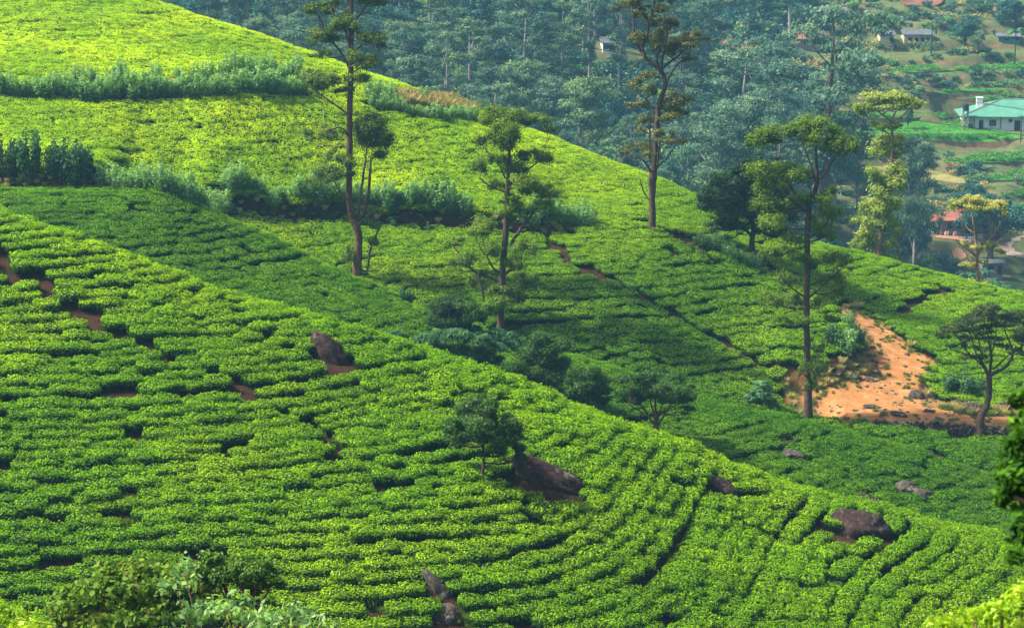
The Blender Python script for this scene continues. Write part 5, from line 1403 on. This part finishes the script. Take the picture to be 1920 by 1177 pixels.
# ------------------------------------------------------------------ terrace fields
def crop_mat(name, a, b, c):
    m, nt, out = mat_new(name); bs = N(nt, 'ShaderNodeBsdfPrincipled'); bs.inputs['Roughness'].default_value = .9; bs.inputs['Specular IOR Level'].default_value = .1
    tc = N(nt, 'ShaderNodeTexCoord'); w = N(nt, 'ShaderNodeTexWave'); w.inputs['Scale'].default_value = .55; w.inputs['Distortion'].default_value = 1.2; w.bands_direction = 'DIAGONAL'
    nt.links.new(tc.outputs['Object'], w.inputs['Vector'])
    col = ramp(nt, noise(nt, .5, 6, .7), [(.3, a), (.6, b), (.78, c)])
    col = mixc(nt, mathn(nt, 'MULTIPLY', w.outputs['Fac'], .35), col, a)
    nt.links.new(col, bs.inputs['Base Color'])
    bb = N(nt, 'ShaderNodeBump'); bb.inputs['Strength'].default_value = 1; bb.inputs['Distance'].default_value = .3; nt.links.new(noise(nt, 2.2, 5, .7), bb.inputs['Height']); nt.links.new(bb.outputs[0], bs.inputs['Normal'])
    nt.links.new(bs.outputs[0], out.inputs[0]); return m
CROP = {'g': crop_mat('crop_green', (.035, .16, .015), (.075, .27, .03), (.12, .34, .05)), 'y': crop_mat('crop_straw', (.20, .20, .06), (.34, .30, .10), (.40, .38, .14)),
        'p': crop_mat('crop_pale', (.12, .28, .12), (.22, .40, .20), (.3, .45, .25)), 'b': crop_mat('ploughed', (.20, .09, .06), (.32, .15, .10), (.38, .2, .14))}
RISER = simple_mat('terrace_bank', (.24, .13, .075), (.09, .08, .035), .8, bumps=.8, bscale=2)
tuf = [grass_mesh(81, LF_FOREST_Y, .5, 60), crown_mesh('crop', [(0, 0, .25, .5, .5, .3, 40, 5)], leaf_mat('crop_leaf', [(0, (.03, .13, .015)), (.5, (.09, .30, .03)), (1, (.2, .45, .07))], .3), .28, 83, 1.5, .5)]
CP_, = [[]]
for w, k_, lb in FP:
    cen = sum(w, Vector()) / len(w)
    P2 = curve_pts([tuple(p) for p in w] + [tuple(w[0])], 4)[:-1]
    zt = [p[2] + .35 for p in P2]
    # half-levelled top: the terrace leans less than the hill
    zc = sum(zt) / len(zt)
    top = [(p[0] - cen.x, p[1] - cen.y, (z * .8 + zc * .2) - cen.z) for p, z in zip(P2, zt)]
    bot = [(p[0] * 1.01, p[1] - .5, p[2] - 2.6) for p in top]
    import mathutils
    tri = mathutils.geometry.tessellate_polygon([[Vector((p[0], p[1], 0)) for p in top]])
    m = len(top); faces = [tuple(t) for t in tri] + [(i, (i + 1) % m, (i + 1) % m + m, i + m) for i in range(m)]
    me = mesh_np('terrace_field', top + bot, faces, [CROP[k_], RISER], None, [0] * len(tri) + [1] * m)
    o = link('terrace_field', me, None, cen); tag(o, lb, None, None, 'structure')
    if k_ in 'gp':
        xs = [p[0] for p in top]; ys = [p[1] for p in top]; pl = [(p[0], p[1]) for p in top]
        pa = np.array([(p[0], p[1], 1) for p in top]); co = np.linalg.lstsq(pa, np.array([p[2] for p in top]), rcond=None)[0]
        area = (max(xs) - min(xs)) * (max(ys) - min(ys)); nn = int(min(1500, area * 2.2))
        qx = rng.uniform(min(xs), max(xs), nn); qy = rng.uniform(min(ys), max(ys), nn); mi_ = inside(qx, qy, pl)
        for x, y in zip(qx[mi_], qy[mi_]): CP_.append((x + cen.x, y + cen.y, x * co[0] + y * co[1] + co[2] + cen.z - .05))
CP_ = np.array(CP_); n = len(CP_)
scatter('crops', CP_, np.c_[np.zeros((n, 2)), rng.uniform(0, 6.3, n)], np.repeat(rng.uniform(.6, 1.1, n)[:, None], 3, 1), np.ones(n, int), tuf, 'low green vegetable crops growing on the terraces', 'crops')

# ------------------------------------------------------------------ houses
WHITE = simple_mat('white_plaster', (.87, .87, .86), (.78, .78, .78), .8)
CREAM = simple_mat('cream_plaster', (.62, .50, .36), (.48, .38, .27), .8)
GREYW = simple_mat('grey_wall', (.30, .26, .23), (.17, .15, .14), 1.2)
GREENR = simple_mat('green_roof', (.12, .32, .23), (.08, .24, .175), .6, rough=.8, spec=.05)
GREYR = simple_mat('grey_roof', (.17, .18, .20), (.09, .10, .115), .7, rough=.6)
RIDGE = simple_mat('ridge_grey', (.22, .20, .21), (.14, .13, .14), 2)
RUST = simple_mat('rusty_roof', (.42, .16, .10), (.22, .09, .06), 1.0, rough=.7)
TILE = simple_mat('red_tiles', (.36, .15, .09), (.20, .08, .05), 1.5, rough=.8)
TEAL = simple_mat('teal_sheet', (.06, .26, .25), (.04, .17, .17), 1)
DARKM = simple_mat('dark_opening', (.02, .02, .022), (.012, .012, .014), 1)
REDW = simple_mat('red_brown_wood', (.20, .05, .04), (.13, .035, .03), 2)
TRIMG = simple_mat('green_trim', (.04, .18, .12), (.03, .13, .09), 2)
BLACKP = simple_mat('black_plastic', (.03, .035, .05), (.02, .02, .03), 1, rough=.5)
CONC = simple_mat('concrete', (.38, .35, .33), (.26, .24, .23), 1)
def hip_roof(L, D, h, e, run):
    """roof over a box 0..L, 0..D, eaves e, returns mesh pieces"""
    a = [(-e, -e, 0), (L + e, -e, 0), (L + e, D + e, 0), (-e, D + e, 0), (-e + run, D / 2, h), (L + e - run, D / 2, h)]
    return a, [(0, 1, 5, 4), (1, 2, 5), (2, 3, 4, 5), (3, 0, 4), (0, 3, 2, 1)]
hb_ = at(1826, 242, 413); gz = float(Hg(hb_.x, 415))
base = at(1826, 243, 420.0); base.z = -51.95
hs = empty('house', base, R(-6)); tag(hs, 'white walled house with a green hipped roof standing above the largest green terrace', 'house')
L_, D_, HW = 20.4, 10.0, 2.55
mb = MB(); mb.box((L_ / 2, D_ / 2, HW / 2 - .4), (L_, D_, HW + .8)); mb.box((-.9, D_ / 2 + 1, HW / 2 - .5), (1.8, D_ - 3, HW + .3)); mb.build('wall', WHITE, hs)
mb = MB(); v_, f_ = hip_roof(L_, D_, 2.9, 1.3, 7.0); v_ = [(p[0] - (1.6 if p[0] < 0 else 0), p[1], p[2] + HW - (.0)) for p in v_]; mb.add(v_, f_); rf = mb.build('roof', GREENR, hs)
mb = MB(); mb.tube([v_[0], v_[4]], .16, 5); mb.tube([v_[4], v_[5]], .16, 5); mb.tube([v_[1], v_[5]], .16, 5); mb.build('ridge_cap', RIDGE, rf)
mb = MB(); mb.tube([v_[0], v_[1]], .10, 5); mb.build('gutter', TRIMG, rf)
mb = MB(); mb.box((1.3, D_ / 2 - .8, HW + 2.1), (1.2, 1.0, 2.2)); mb.box((1.3, D_ / 2 - .8, HW + 3.25), (1.4, 1.2, .12)); mb.build('chimney', WHITE, rf)
for x in (.06, 5.1, 14.6):
    mb = MB(); mb.tube([(x, -.08, HW - .1), (x, -.08, -.6)], .07, 5); mb.build('drainpipe', TRIMG, hs)
def opening(parent, nm, x, z, w, h, mat, frame, y=-.03, bars=0):
    mb = MB(); mb.box((x, y, z), (w + .16, .10, h + .16)); fr = mb.build(nm, frame, parent)
    mb = MB(); mb.box((x, y - .06, z), (w, .06, h)); mb.build('pane' if nm == 'window' else 'panel', mat, fr)
    if bars:
        mb = MB()
        for i in range(bars): mb.box((x - w / 2 + (i + .5) * w / bars, y - .11, z), (.05, .04, h))
        mb.build('bars', frame, fr)
opening(hs, 'door', 1.35, .75, .7, 1.9, DARKM, RIDGE)
opening(hs, 'window', 3.6, 1.25, 1.2, 1.05, REDW, REDW, bars=4)
opening(hs, 'window', 7.0, 1.75, .5, .5, DARKM, CONC)
opening(hs, 'door', 8.4, .75, 1.0, 1.95, DARKM, REDW)
opening(hs, 'window', 12.0, 1.25, 1.2, 1.05, REDW, REDW, bars=4)
mb = MB(); mb.box((L_ / 2, -1.2, -.75), (L_ + 2, 2.6, .5)); mb.build('step', CONC, hs)
# water tank
tb_ = at(1810, 224, base.y - 1.5); tk = empty('water_tank', tb_); tag(tk, 'black water tank on a tall stand at the left corner of the green roofed house', 'water tank')
mb = MB(); mb.tube([(0, 0, 1.75), (0, 0, 1.8), (0, 0, 2.9), (0, 0, 3.1), (0, 0, 3.2)], [.5, .62, .62, .45, .2], 14); mb.build('tank', BLACKP, tk, smooth=False)
for sx in (-.45, .45):
    for sy in (-.4, .4):
        mb = MB(); mb.tube([(sx, sy, -3), (sx, sy, 1.7)], .09, 6); mb.build('leg', CONC, tk)
mb = MB(); mb.box((0, 0, 1.68), (1.4, 1.2, .14)); mb.build('platform', CONC, tk)

def small_house(px, py, Y, L, D, h, wallm_, roofm_, label, roofh=1.0, rz=0.0, wins=2, gable=False, name='house', cat='house', door=True):
    base = hit(px, py, 300) + Vector((0, 0, .35)); k_ = base.y / Y; L, D, h, roofh = L * k_, D * k_, h * k_, roofh * k_
    o = empty(name, base, R(rz)); tag(o, label, cat)
    mb = MB(); mb.box((L / 2, D / 2, h / 2 - .6), (L, D, h + 1.2)); 
    if gable: mb.add([(0, .02, h), (L, .02, h), (L / 2, .02, h + roofh)], [(0, 1, 2)])
    mb.build('wall', wallm_, o)
    e = .45; mb = MB()
    if gable: V_ = [(-e, -e, h - .15), (L + e, -e, h - .15), (L / 2, -e, h + roofh), (-e, D + e, h - .15), (L + e, D + e, h - .15), (L / 2, D + e, h + roofh)]; F_ = [(0, 2, 5, 3), (2, 1, 4, 5)]
    else: V_ = [(-e, -e, h), (L + e, -e, h), (L + e, D / 2, h + roofh), (-e, D / 2, h + roofh), (L + e, D + e, h), (-e, D + e, h)]; F_ = [(0, 1, 2, 3), (3, 2, 4, 5)]
    V2 = [(a, b, c + .12) for a, b, c in V_]; mb.add(V2, F_); mb.add(V_, [f[::-1] for f in F_])
    m = len(V_)
    mb.build('roof', roofm_, o)
    for i in range(wins): opening(o, 'window', L * (i + 1) / (wins + 1.6), h * .55, .7, .7, DARKM, REDW)
    if door: opening(o, 'door', L * .84, h * .38, .7, h * .72, DARKM, REDW)
    return o
small_house(1695, 88, 444, 5.8, 5, 2.0, CREAM, GREYR, 'long cream house with a dark grey roof behind the yellow flowered hedge', .9, -2, 3)
small_house(1650, 87, 446, 2.8, 4, 1.9, CREAM, GREYR, 'short cream annex left of the long cream house', .7, 0, 0)
small_house(1494, 90, 440, 6.5, 5, 1.3, GREYW, TILE, 'house with an orange red tiled roof half hidden behind the dark stemmed tree', 1.3, 3, 2)
small_house(1540, 36, 470, 5.2, 4, 1.3, BLACKP, GREYR, 'low dark shed with a grey sheet roof at the top right of centre', .7, -4, 1, name='shed', cat='shed')
small_house(1872, 80, 446, 4.4, 4, .7, TEAL, GREYR, 'low teal and grey shed near the right edge', .5, -3, 1, name='shed', cat='shed')
small_house(1764, 442, 366, 5.6, 5, 2.2, GREYW, RUST, 'hut with a rusty red roof, left one behind the yellow flowering tree', 1.1, 4, 2, name='hut')
small_house(1797, 438, 363, 3.4, 4, 2.4, WHITE, RUST, 'hut with white walls and a rusty roof just left of the yellow tree stems', 1.1, -4, 1, name='hut')
small_house(1828, 442, 364, 2.2, 3, 2.3, GREYW, GREYR, 'narrow grey hut with a pale grey roof behind the yellow tree stems', .8, 3, 1, name='hut')
small_house(1735, 436, 368, 3.2, 4, 1.6, WHITE, RUST, 'small white walled hut half hidden by dark trees left of the rusty roofs', .9, 0, 1, name='hut')
small_house(1842, 518, 352, 3.4, 3, 1.8, GREYW, GREYR, 'tiny grey hut with a light sheet roof right beside the yellow tree foot', .35, 0, 1, name='hut')
small_house(1130, 100, 396, 2.0, 4, 1.5, WHITE, GREYR, 'white building glimpsed between the slim trunks of the forest', .9, 4, 2)
small_house(1355, 97, 400, 1.4, 2, .9, WHITE, TILE, 'tiny white and red roadside stall in the forest right of the crooked tree', .5, 0, 0, name='stall', cat='stall', door=False)
small_house(1915, 425, 372, 5, 4, 1.4, WHITE, GREYR, 'low white building cut by the right edge above the village road', .5, 0, 2)
# laundry on a line
cloths = [((1748, 436, 6, 5), (.75, .73, .7), 'white cloth drying left of the teal one'), ((1767, 436, 5, 5), (.45, .08, .07), 'small red cloth drying by the huts'), ((1775, 437, 8, 7), (.78, .74, .62), 'cream cloth drying right of the small red cloth'),
          ((1784, 434, 5, 6), (.05, .36, .34), 'teal cloth drying in front of the rusty roofed hut'), ((1790, 438, 6, 8), (.72, .45, .42), 'pink cloth drying right of the teal cloth'), ((1798, 440, 8, 6), (.05, .16, .32), 'dark blue cloth drying left of the white wall'),
          ((1812, 446, 14, 5), (.28, .42, .70), 'pale blue sheet spread below the white wall'), ((1838, 443, 10, 9), (.74, .56, .32), 'large yellow cream sheet hanging by the yellow tree stems'), ((1822, 446, 8, 5), (.32, .40, .66), 'small blue grey sheet beside the large cream one')]
for (px, py, w, h), col, lb in cloths:
    m = simple_mat('cloth', col, tuple(c * .8 for c in col), 2)
    q = hit(px, py + h / 2 + 2, 300); q = at(px, py, q.y - .6); s = q.y / F; mb = MB(); V_, F_ = [], []
    for j in range(5):
        for i in range(7):
            V_.append(((i / 6 - .5) * w * s, math.sin(i * 1.9 + j * .6) * .06, (.5 - j / 4) * h * s + math.sin(i) * .02))
    for j in range(4):
        for i in range(6): a = j * 7 + i; F_.append((a, a + 1, a + 8, a + 7))
    mb.add(V_, F_); V3 = [(a, b + .03, c) for a, b, c in V_]; mb.add(V3, [f[::-1] for f in F_])
    o = mb.build('hanging_cloth', m, None, q); tag(o, lb, 'cloth')
mb = MB(); yl = hit(1790, 441, 300).y - .6; mb.tube([at(1742, 433.5, yl), at(1790, 434, yl), at(1848, 437, yl)], .02, 4); tag(mb.build('washing_line', WIRE), 'thin washing line strung in front of the huts', 'line')

# village road and bare yard
def drape(name, pts, mat, lift, label, ym=300, n=4):
    w = [hit(px, py, ym) for px, py in pts]; P2 = curve_pts([(p.x, p.y) for p in w] + [(w[0].x, w[0].y)], n)[:-1]
    P2 = np.array(P2); x0, y0 = P2.min(0); x1, y1 = P2.max(0); gx = np.arange(x0, x1, .4); gy = np.arange(y0, y1, .4); A, B = np.meshgrid(gx, gy)
    Zz = Hg(A, B) + lift; ii = np.arange(A.size).reshape(A.shape); Fq = np.stack([ii[:-1, :-1], ii[:-1, 1:], ii[1:, 1:], ii[1:, :-1]], -1)
    inn = inside(A, B, [tuple(p) for p in P2]); k = inn[:-1, :-1] & inn[1:, 1:]
    o = link(name, mesh_np(name, np.c_[A.ravel(), B.ravel(), Zz.ravel()], Fq[k], [mat], smooth=True)); tag(o, label, None, None, 'structure')
ROADM = simple_mat('village_road', (.34, .26, .22), (.24, .18, .15), .8, coord='obj')
drape('village_road', [(1990, 432), (1920, 442), (1885, 458), (1868, 468), (1884, 480), (1920, 490), (1990, 505), (1990, 490), (1920, 476), (1902, 466), (1912, 456), (1990, 448)], ROADM, .15, 'grey brown village road bending round at the right edge')
YARD = simple_mat('bare_orange_earth', (.50, .26, .15), (.30, .14, .08), .7)
drape('bare_earth', [(1735, 436), (1800, 444), (1870, 447), (1880, 452), (1840, 456), (1800, 454), (1745, 446)], YARD, .12, 'bare orange earth yard below the huts')
drape('bare_earth', [(1786, 466), (1806, 470), (1812, 482), (1796, 492), (1784, 484)], YARD, .12, 'patch of bare orange earth left of the yellow tree stems')
drape('bare_earth', [(1585, 400), (1620, 395), (1640, 420), (1600, 428), (1570, 415)], simple_mat('ploughed_plot', (.26, .13, .09), (.15, .07, .05), 1), .12, 'ploughed brown plot left of the lime tiered tree')

# banana plants
def banana(px, py, Y, sc, label, seed):
    r = random.Random(seed); q = at(px, py, Y); base = Vector((q.x, Y, float(Hg(q.x, Y)))); hh = max(q.z - base.z, 1.0)
    o = empty('banana_plant', base); tag(o, label, 'plant'); mb = MB(); mb.tube([(0, 0, -.2), (0, 0, hh)], [.18, .1], 7); mb.build('trunk', LF_BIG, o)
    mb = MB()
    for k in range(8):
        a = k * .8 + r.uniform(-.3, .3); L = 2.3 * sc * r.uniform(.8, 1.1); up = r.uniform(.5, 1.2); P_ = []
        for i in range(6):
            t = i / 5; P_.append(np.array([math.cos(a) * L * t * .8, math.sin(a) * L * t * .8, hh + L * (up * t - 1.1 * t * t)]))
        s_ = np.array([-math.sin(a), math.cos(a), 0]); ws = [.04, .24, .32, .30, .2, .03]
        V_ = []
        for p, w in zip(P_, ws): V_ += [p + s_ * w * sc, p + np.array([0, 0, .04]), p - s_ * w * sc]
        F_ = []
        for i in range(5): F_ += [(i * 3, i * 3 + 1, i * 3 + 4, i * 3 + 3), (i * 3 + 1, i * 3 + 2, i * 3 + 5, i * 3 + 4)]
        mb.add(V_, F_, .6 + r.uniform(-.2, .35))
    mb.build('leaves', LF_BIG, o)
banana(1815, 520, 330, 1.2, 'banana plant left of the yellow tree foot', 1); banana(1862, 530, 330, 1.2, 'banana plant right of the yellow tree foot', 2); banana(1848, 512, 338, 1.0, 'banana plant between the yellow tree foot and the tiny grey hut', 3)
banana(1905, 62, 448, 1.6, 'tall banana like palm at the upper right edge', 4); banana(1748, 52, 452, 1.2, 'banana plant above the cream house', 5); banana(1885, 540, 325, 1.1, 'banana plant at the crest right of the yellow tree', 6)

# yellow flowered hedge below the cream house
for i, px in enumerate(np.linspace(1638, 1760, 11)):
    q = hit(px, 92 + rng.uniform(-1, 1), 300); k = int(rng.integers(2))
    o = link('flowering_shrub', crown_mesh('flowering_shrub', [(0, 0, .8, 1.2, 1.0, .9, 130, 8)], (LF_YELLOW, LF_FOREST_Y)[k], .34, 90 + i, 1.4, .5, bias=.0), None, q)
    tag(o, 'yellow flowering shrub in the hedge below the cream house' if k == 0 else 'green shrub in the yellow flowered hedge below the cream house', 'shrub', 'hedge below the cream house')

# poles and wires
PALEP = simple_mat('pale_post', (.62, .56, .46), (.45, .4, .33), 2); DARKP = simple_mat('dark_post', (.06, .05, .05), (.04, .035, .035), 2)
def post(px, pt, pb, Y, w, mat, label, ym=150, name='post'):
    b = hit(px, pb, ym); top = at(px, pt, b.y); mb = MB(); h = top.z - b.z
    mb.tube([(0, 0, -.5), (0, 0, h * .5), (0, 0, h), (0, 0, h + .02)], [w, w * .95, w * .85, w * .3], 8)
    tag(mb.build(name, mat, None, b), label, 'post')
post(607, 207, 236, 0, .05, PALEP, 'slim pale post standing in the bright tea left of the tallest eucalypt')
post(1576, 362, 379, 0, .10, WHITE, 'short white post on the terraces left of the lime tiered tree', 300)
up = empty('utility_pole', at(1914, 258, 408)); tag(up, 'dark utility pole standing in front of the green roofed house', 'pole')
mb = MB(); mb.tube([(0, 0, -1), (0, 0, 4.4)], [.11, .08], 8); mb.build('pole', DARKP, up); mb = MB(); mb.box((0, 0, 4.0), (1.3, .1, .1)); mb.build('crossarm', DARKP, up)
for pts, lb in [([(560, -22, 228), (723, 3, 232), (981, 48, 240), (1170, 78, 246), (1309, 101, 250), (1520, 130, 258), (1793, 169, 268), (1920, 184, 272), (2100, 204, 280)], 'uppermost of the thin power lines crossing the far forest'),
                ([(540, 4, 226), (700, 26, 231), (952, 67, 239), (1306, 120, 249), (1520, 150, 257), (1793, 187, 267), (2100, 232, 279)], 'second thin power line from above crossing the far forest'),
                ([(560, 52, 226), (732, 84, 231), (978, 126, 239), (1273, 171, 249), (1540, 204, 257), (1793, 236, 267), (2100, 280, 279)], 'lowest thin power line crossing the far forest'),
                ([(180, -12, 215), (235, 0, 217), (400, 32, 221), (578, 61, 225), (700, 84, 229), (860, 112, 234)], 'thin power line over the skyline of the upper left tea field')]:
    mb = MB(); cp = curve_pts([tuple(at(*p)) for p in pts], 6); mb.tube(cp, .034, 4); tag(mb.build('power_line', DARKP), lb, 'wire')

# people by the house
def person(px, py, Y, shirt, trousers, label, rz=0.0):
    q = hit(px, py, 300); J = {'pel': (0, 0, .92), 'sp': (0, 0, 1.2), 'ch': (0, .01, 1.38), 'nk': (0, 0, 1.5), 'hd': (0, -.02, 1.62), 'ht': (0, 0, 1.72),
         'sl': (-.19, 0, 1.4), 'el': (-.25, .02, 1.12), 'wl': (-.24, -.08, .88), 'sr': (.19, 0, 1.4), 'er': (.25, .02, 1.12), 'wr': (.24, -.1, .88),
         'hl': (-.09, 0, .88), 'kl': (-.10, -.02, .48), 'al': (-.11, .02, .06), 'fl': (-.12, -.14, .03), 'hr': (.09, 0, .88), 'kr': (.11, -.04, .48), 'ar': (.12, .03, .06), 'fr': (.13, -.13, .03)}
    rad = {'pel': .15, 'sp': .13, 'ch': .16, 'nk': .055, 'hd': .10, 'ht': .075, 'sl': .07, 'el': .045, 'wl': .032, 'sr': .07, 'er': .045, 'wr': .032, 'hl': .09, 'kl': .06, 'al': .04, 'fl': .035, 'hr': .09, 'kr': .06, 'ar': .04, 'fr': .035}
    E = [('pel', 'sp'), ('sp', 'ch'), ('ch', 'nk'), ('nk', 'hd'), ('hd', 'ht'), ('ch', 'sl'), ('sl', 'el'), ('el', 'wl'), ('ch', 'sr'), ('sr', 'er'), ('er', 'wr'), ('pel', 'hl'), ('hl', 'kl'), ('kl', 'al'), ('al', 'fl'), ('pel', 'hr'), ('hr', 'kr'), ('kr', 'ar'), ('ar', 'fr')]
    ks = list(J); me = bpy.data.meshes.new('person'); me.from_pydata([J[k] for k in ks], [(ks.index(a), ks.index(b)) for a, b in E], [])
    m, nt, out = mat_new('person_look'); bs = N(nt, 'ShaderNodeBsdfPrincipled'); bs.inputs['Roughness'].default_value = .9
    tc = N(nt, 'ShaderNodeTexCoord'); sp = N(nt, 'ShaderNodeSeparateXYZ'); nt.links.new(tc.outputs['Object'], sp.inputs[0]); f = mathn(nt, 'DIVIDE', sp.outputs[2], 1.8)
    nt.links.new(ramp(nt, f, [(0, (.12, .06, .04)), (.06, trousers), (.52, shirt), (.83, (.15, .08, .05)), (.93, (.01, .01, .01))], 'CONSTANT'), bs.inputs['Base Color']); nt.links.new(bs.outputs[0], out.inputs[0])
    me.materials.append(m); o = link('person', me, None, q); o.rotation_euler = (0, 0, rz); tag(o, label, 'person')
    sk = o.modifiers.new('skin', 'SKIN'); o.modifiers.new('sub', 'SUBSURF').levels = 1
    for i, k in enumerate(ks): me.skin_vertices[0].data[i].radius = (rad[k], rad[k] * .85)
    me.skin_vertices[0].data[0].use_root = True
    o.scale = (.85, .85, .72)
person(1797, 237, 409, (.75, .73, .7), (.3, .25, .25), 'person in pale clothes standing left of the green roofed house, farthest left', .3)
person(1805, 238, 409.5, (.45, .42, .6), (.2, .2, .3), 'person in mauve clothes between the two others beside the green roofed house', -.4)
person(1818, 240, 409, (.05, .06, .12), (.03, .03, .05), 'person in dark clothes standing close to the white house wall', .1)
# ------------------------------------------------------------------ haze
hb = MB()
hx, hy0, hy1, hz0, hz1 = 500, -40, 960, -175, 90
hb.box((0, (hy0 + hy1) / 2, (hz0 + hz1) / 2), (hx * 2, hy1 - hy0, hz1 - hz0))
hm, hnt, hout = mat_new('haze')
pv = hnt.nodes.new('ShaderNodeVolumePrincipled'); pv.inputs['Density'].default_value = 0.00031
pv.inputs['Color'].default_value = (.28, .66, 1.0, 1); pv.inputs['Anisotropy'].default_value = .2
hnt.links.new(pv.outputs[0], hout.inputs['Volume'])
tag(hb.build('haze', hm), 'thin blue haze lying over the valley', 'haze', None, 'stuff')
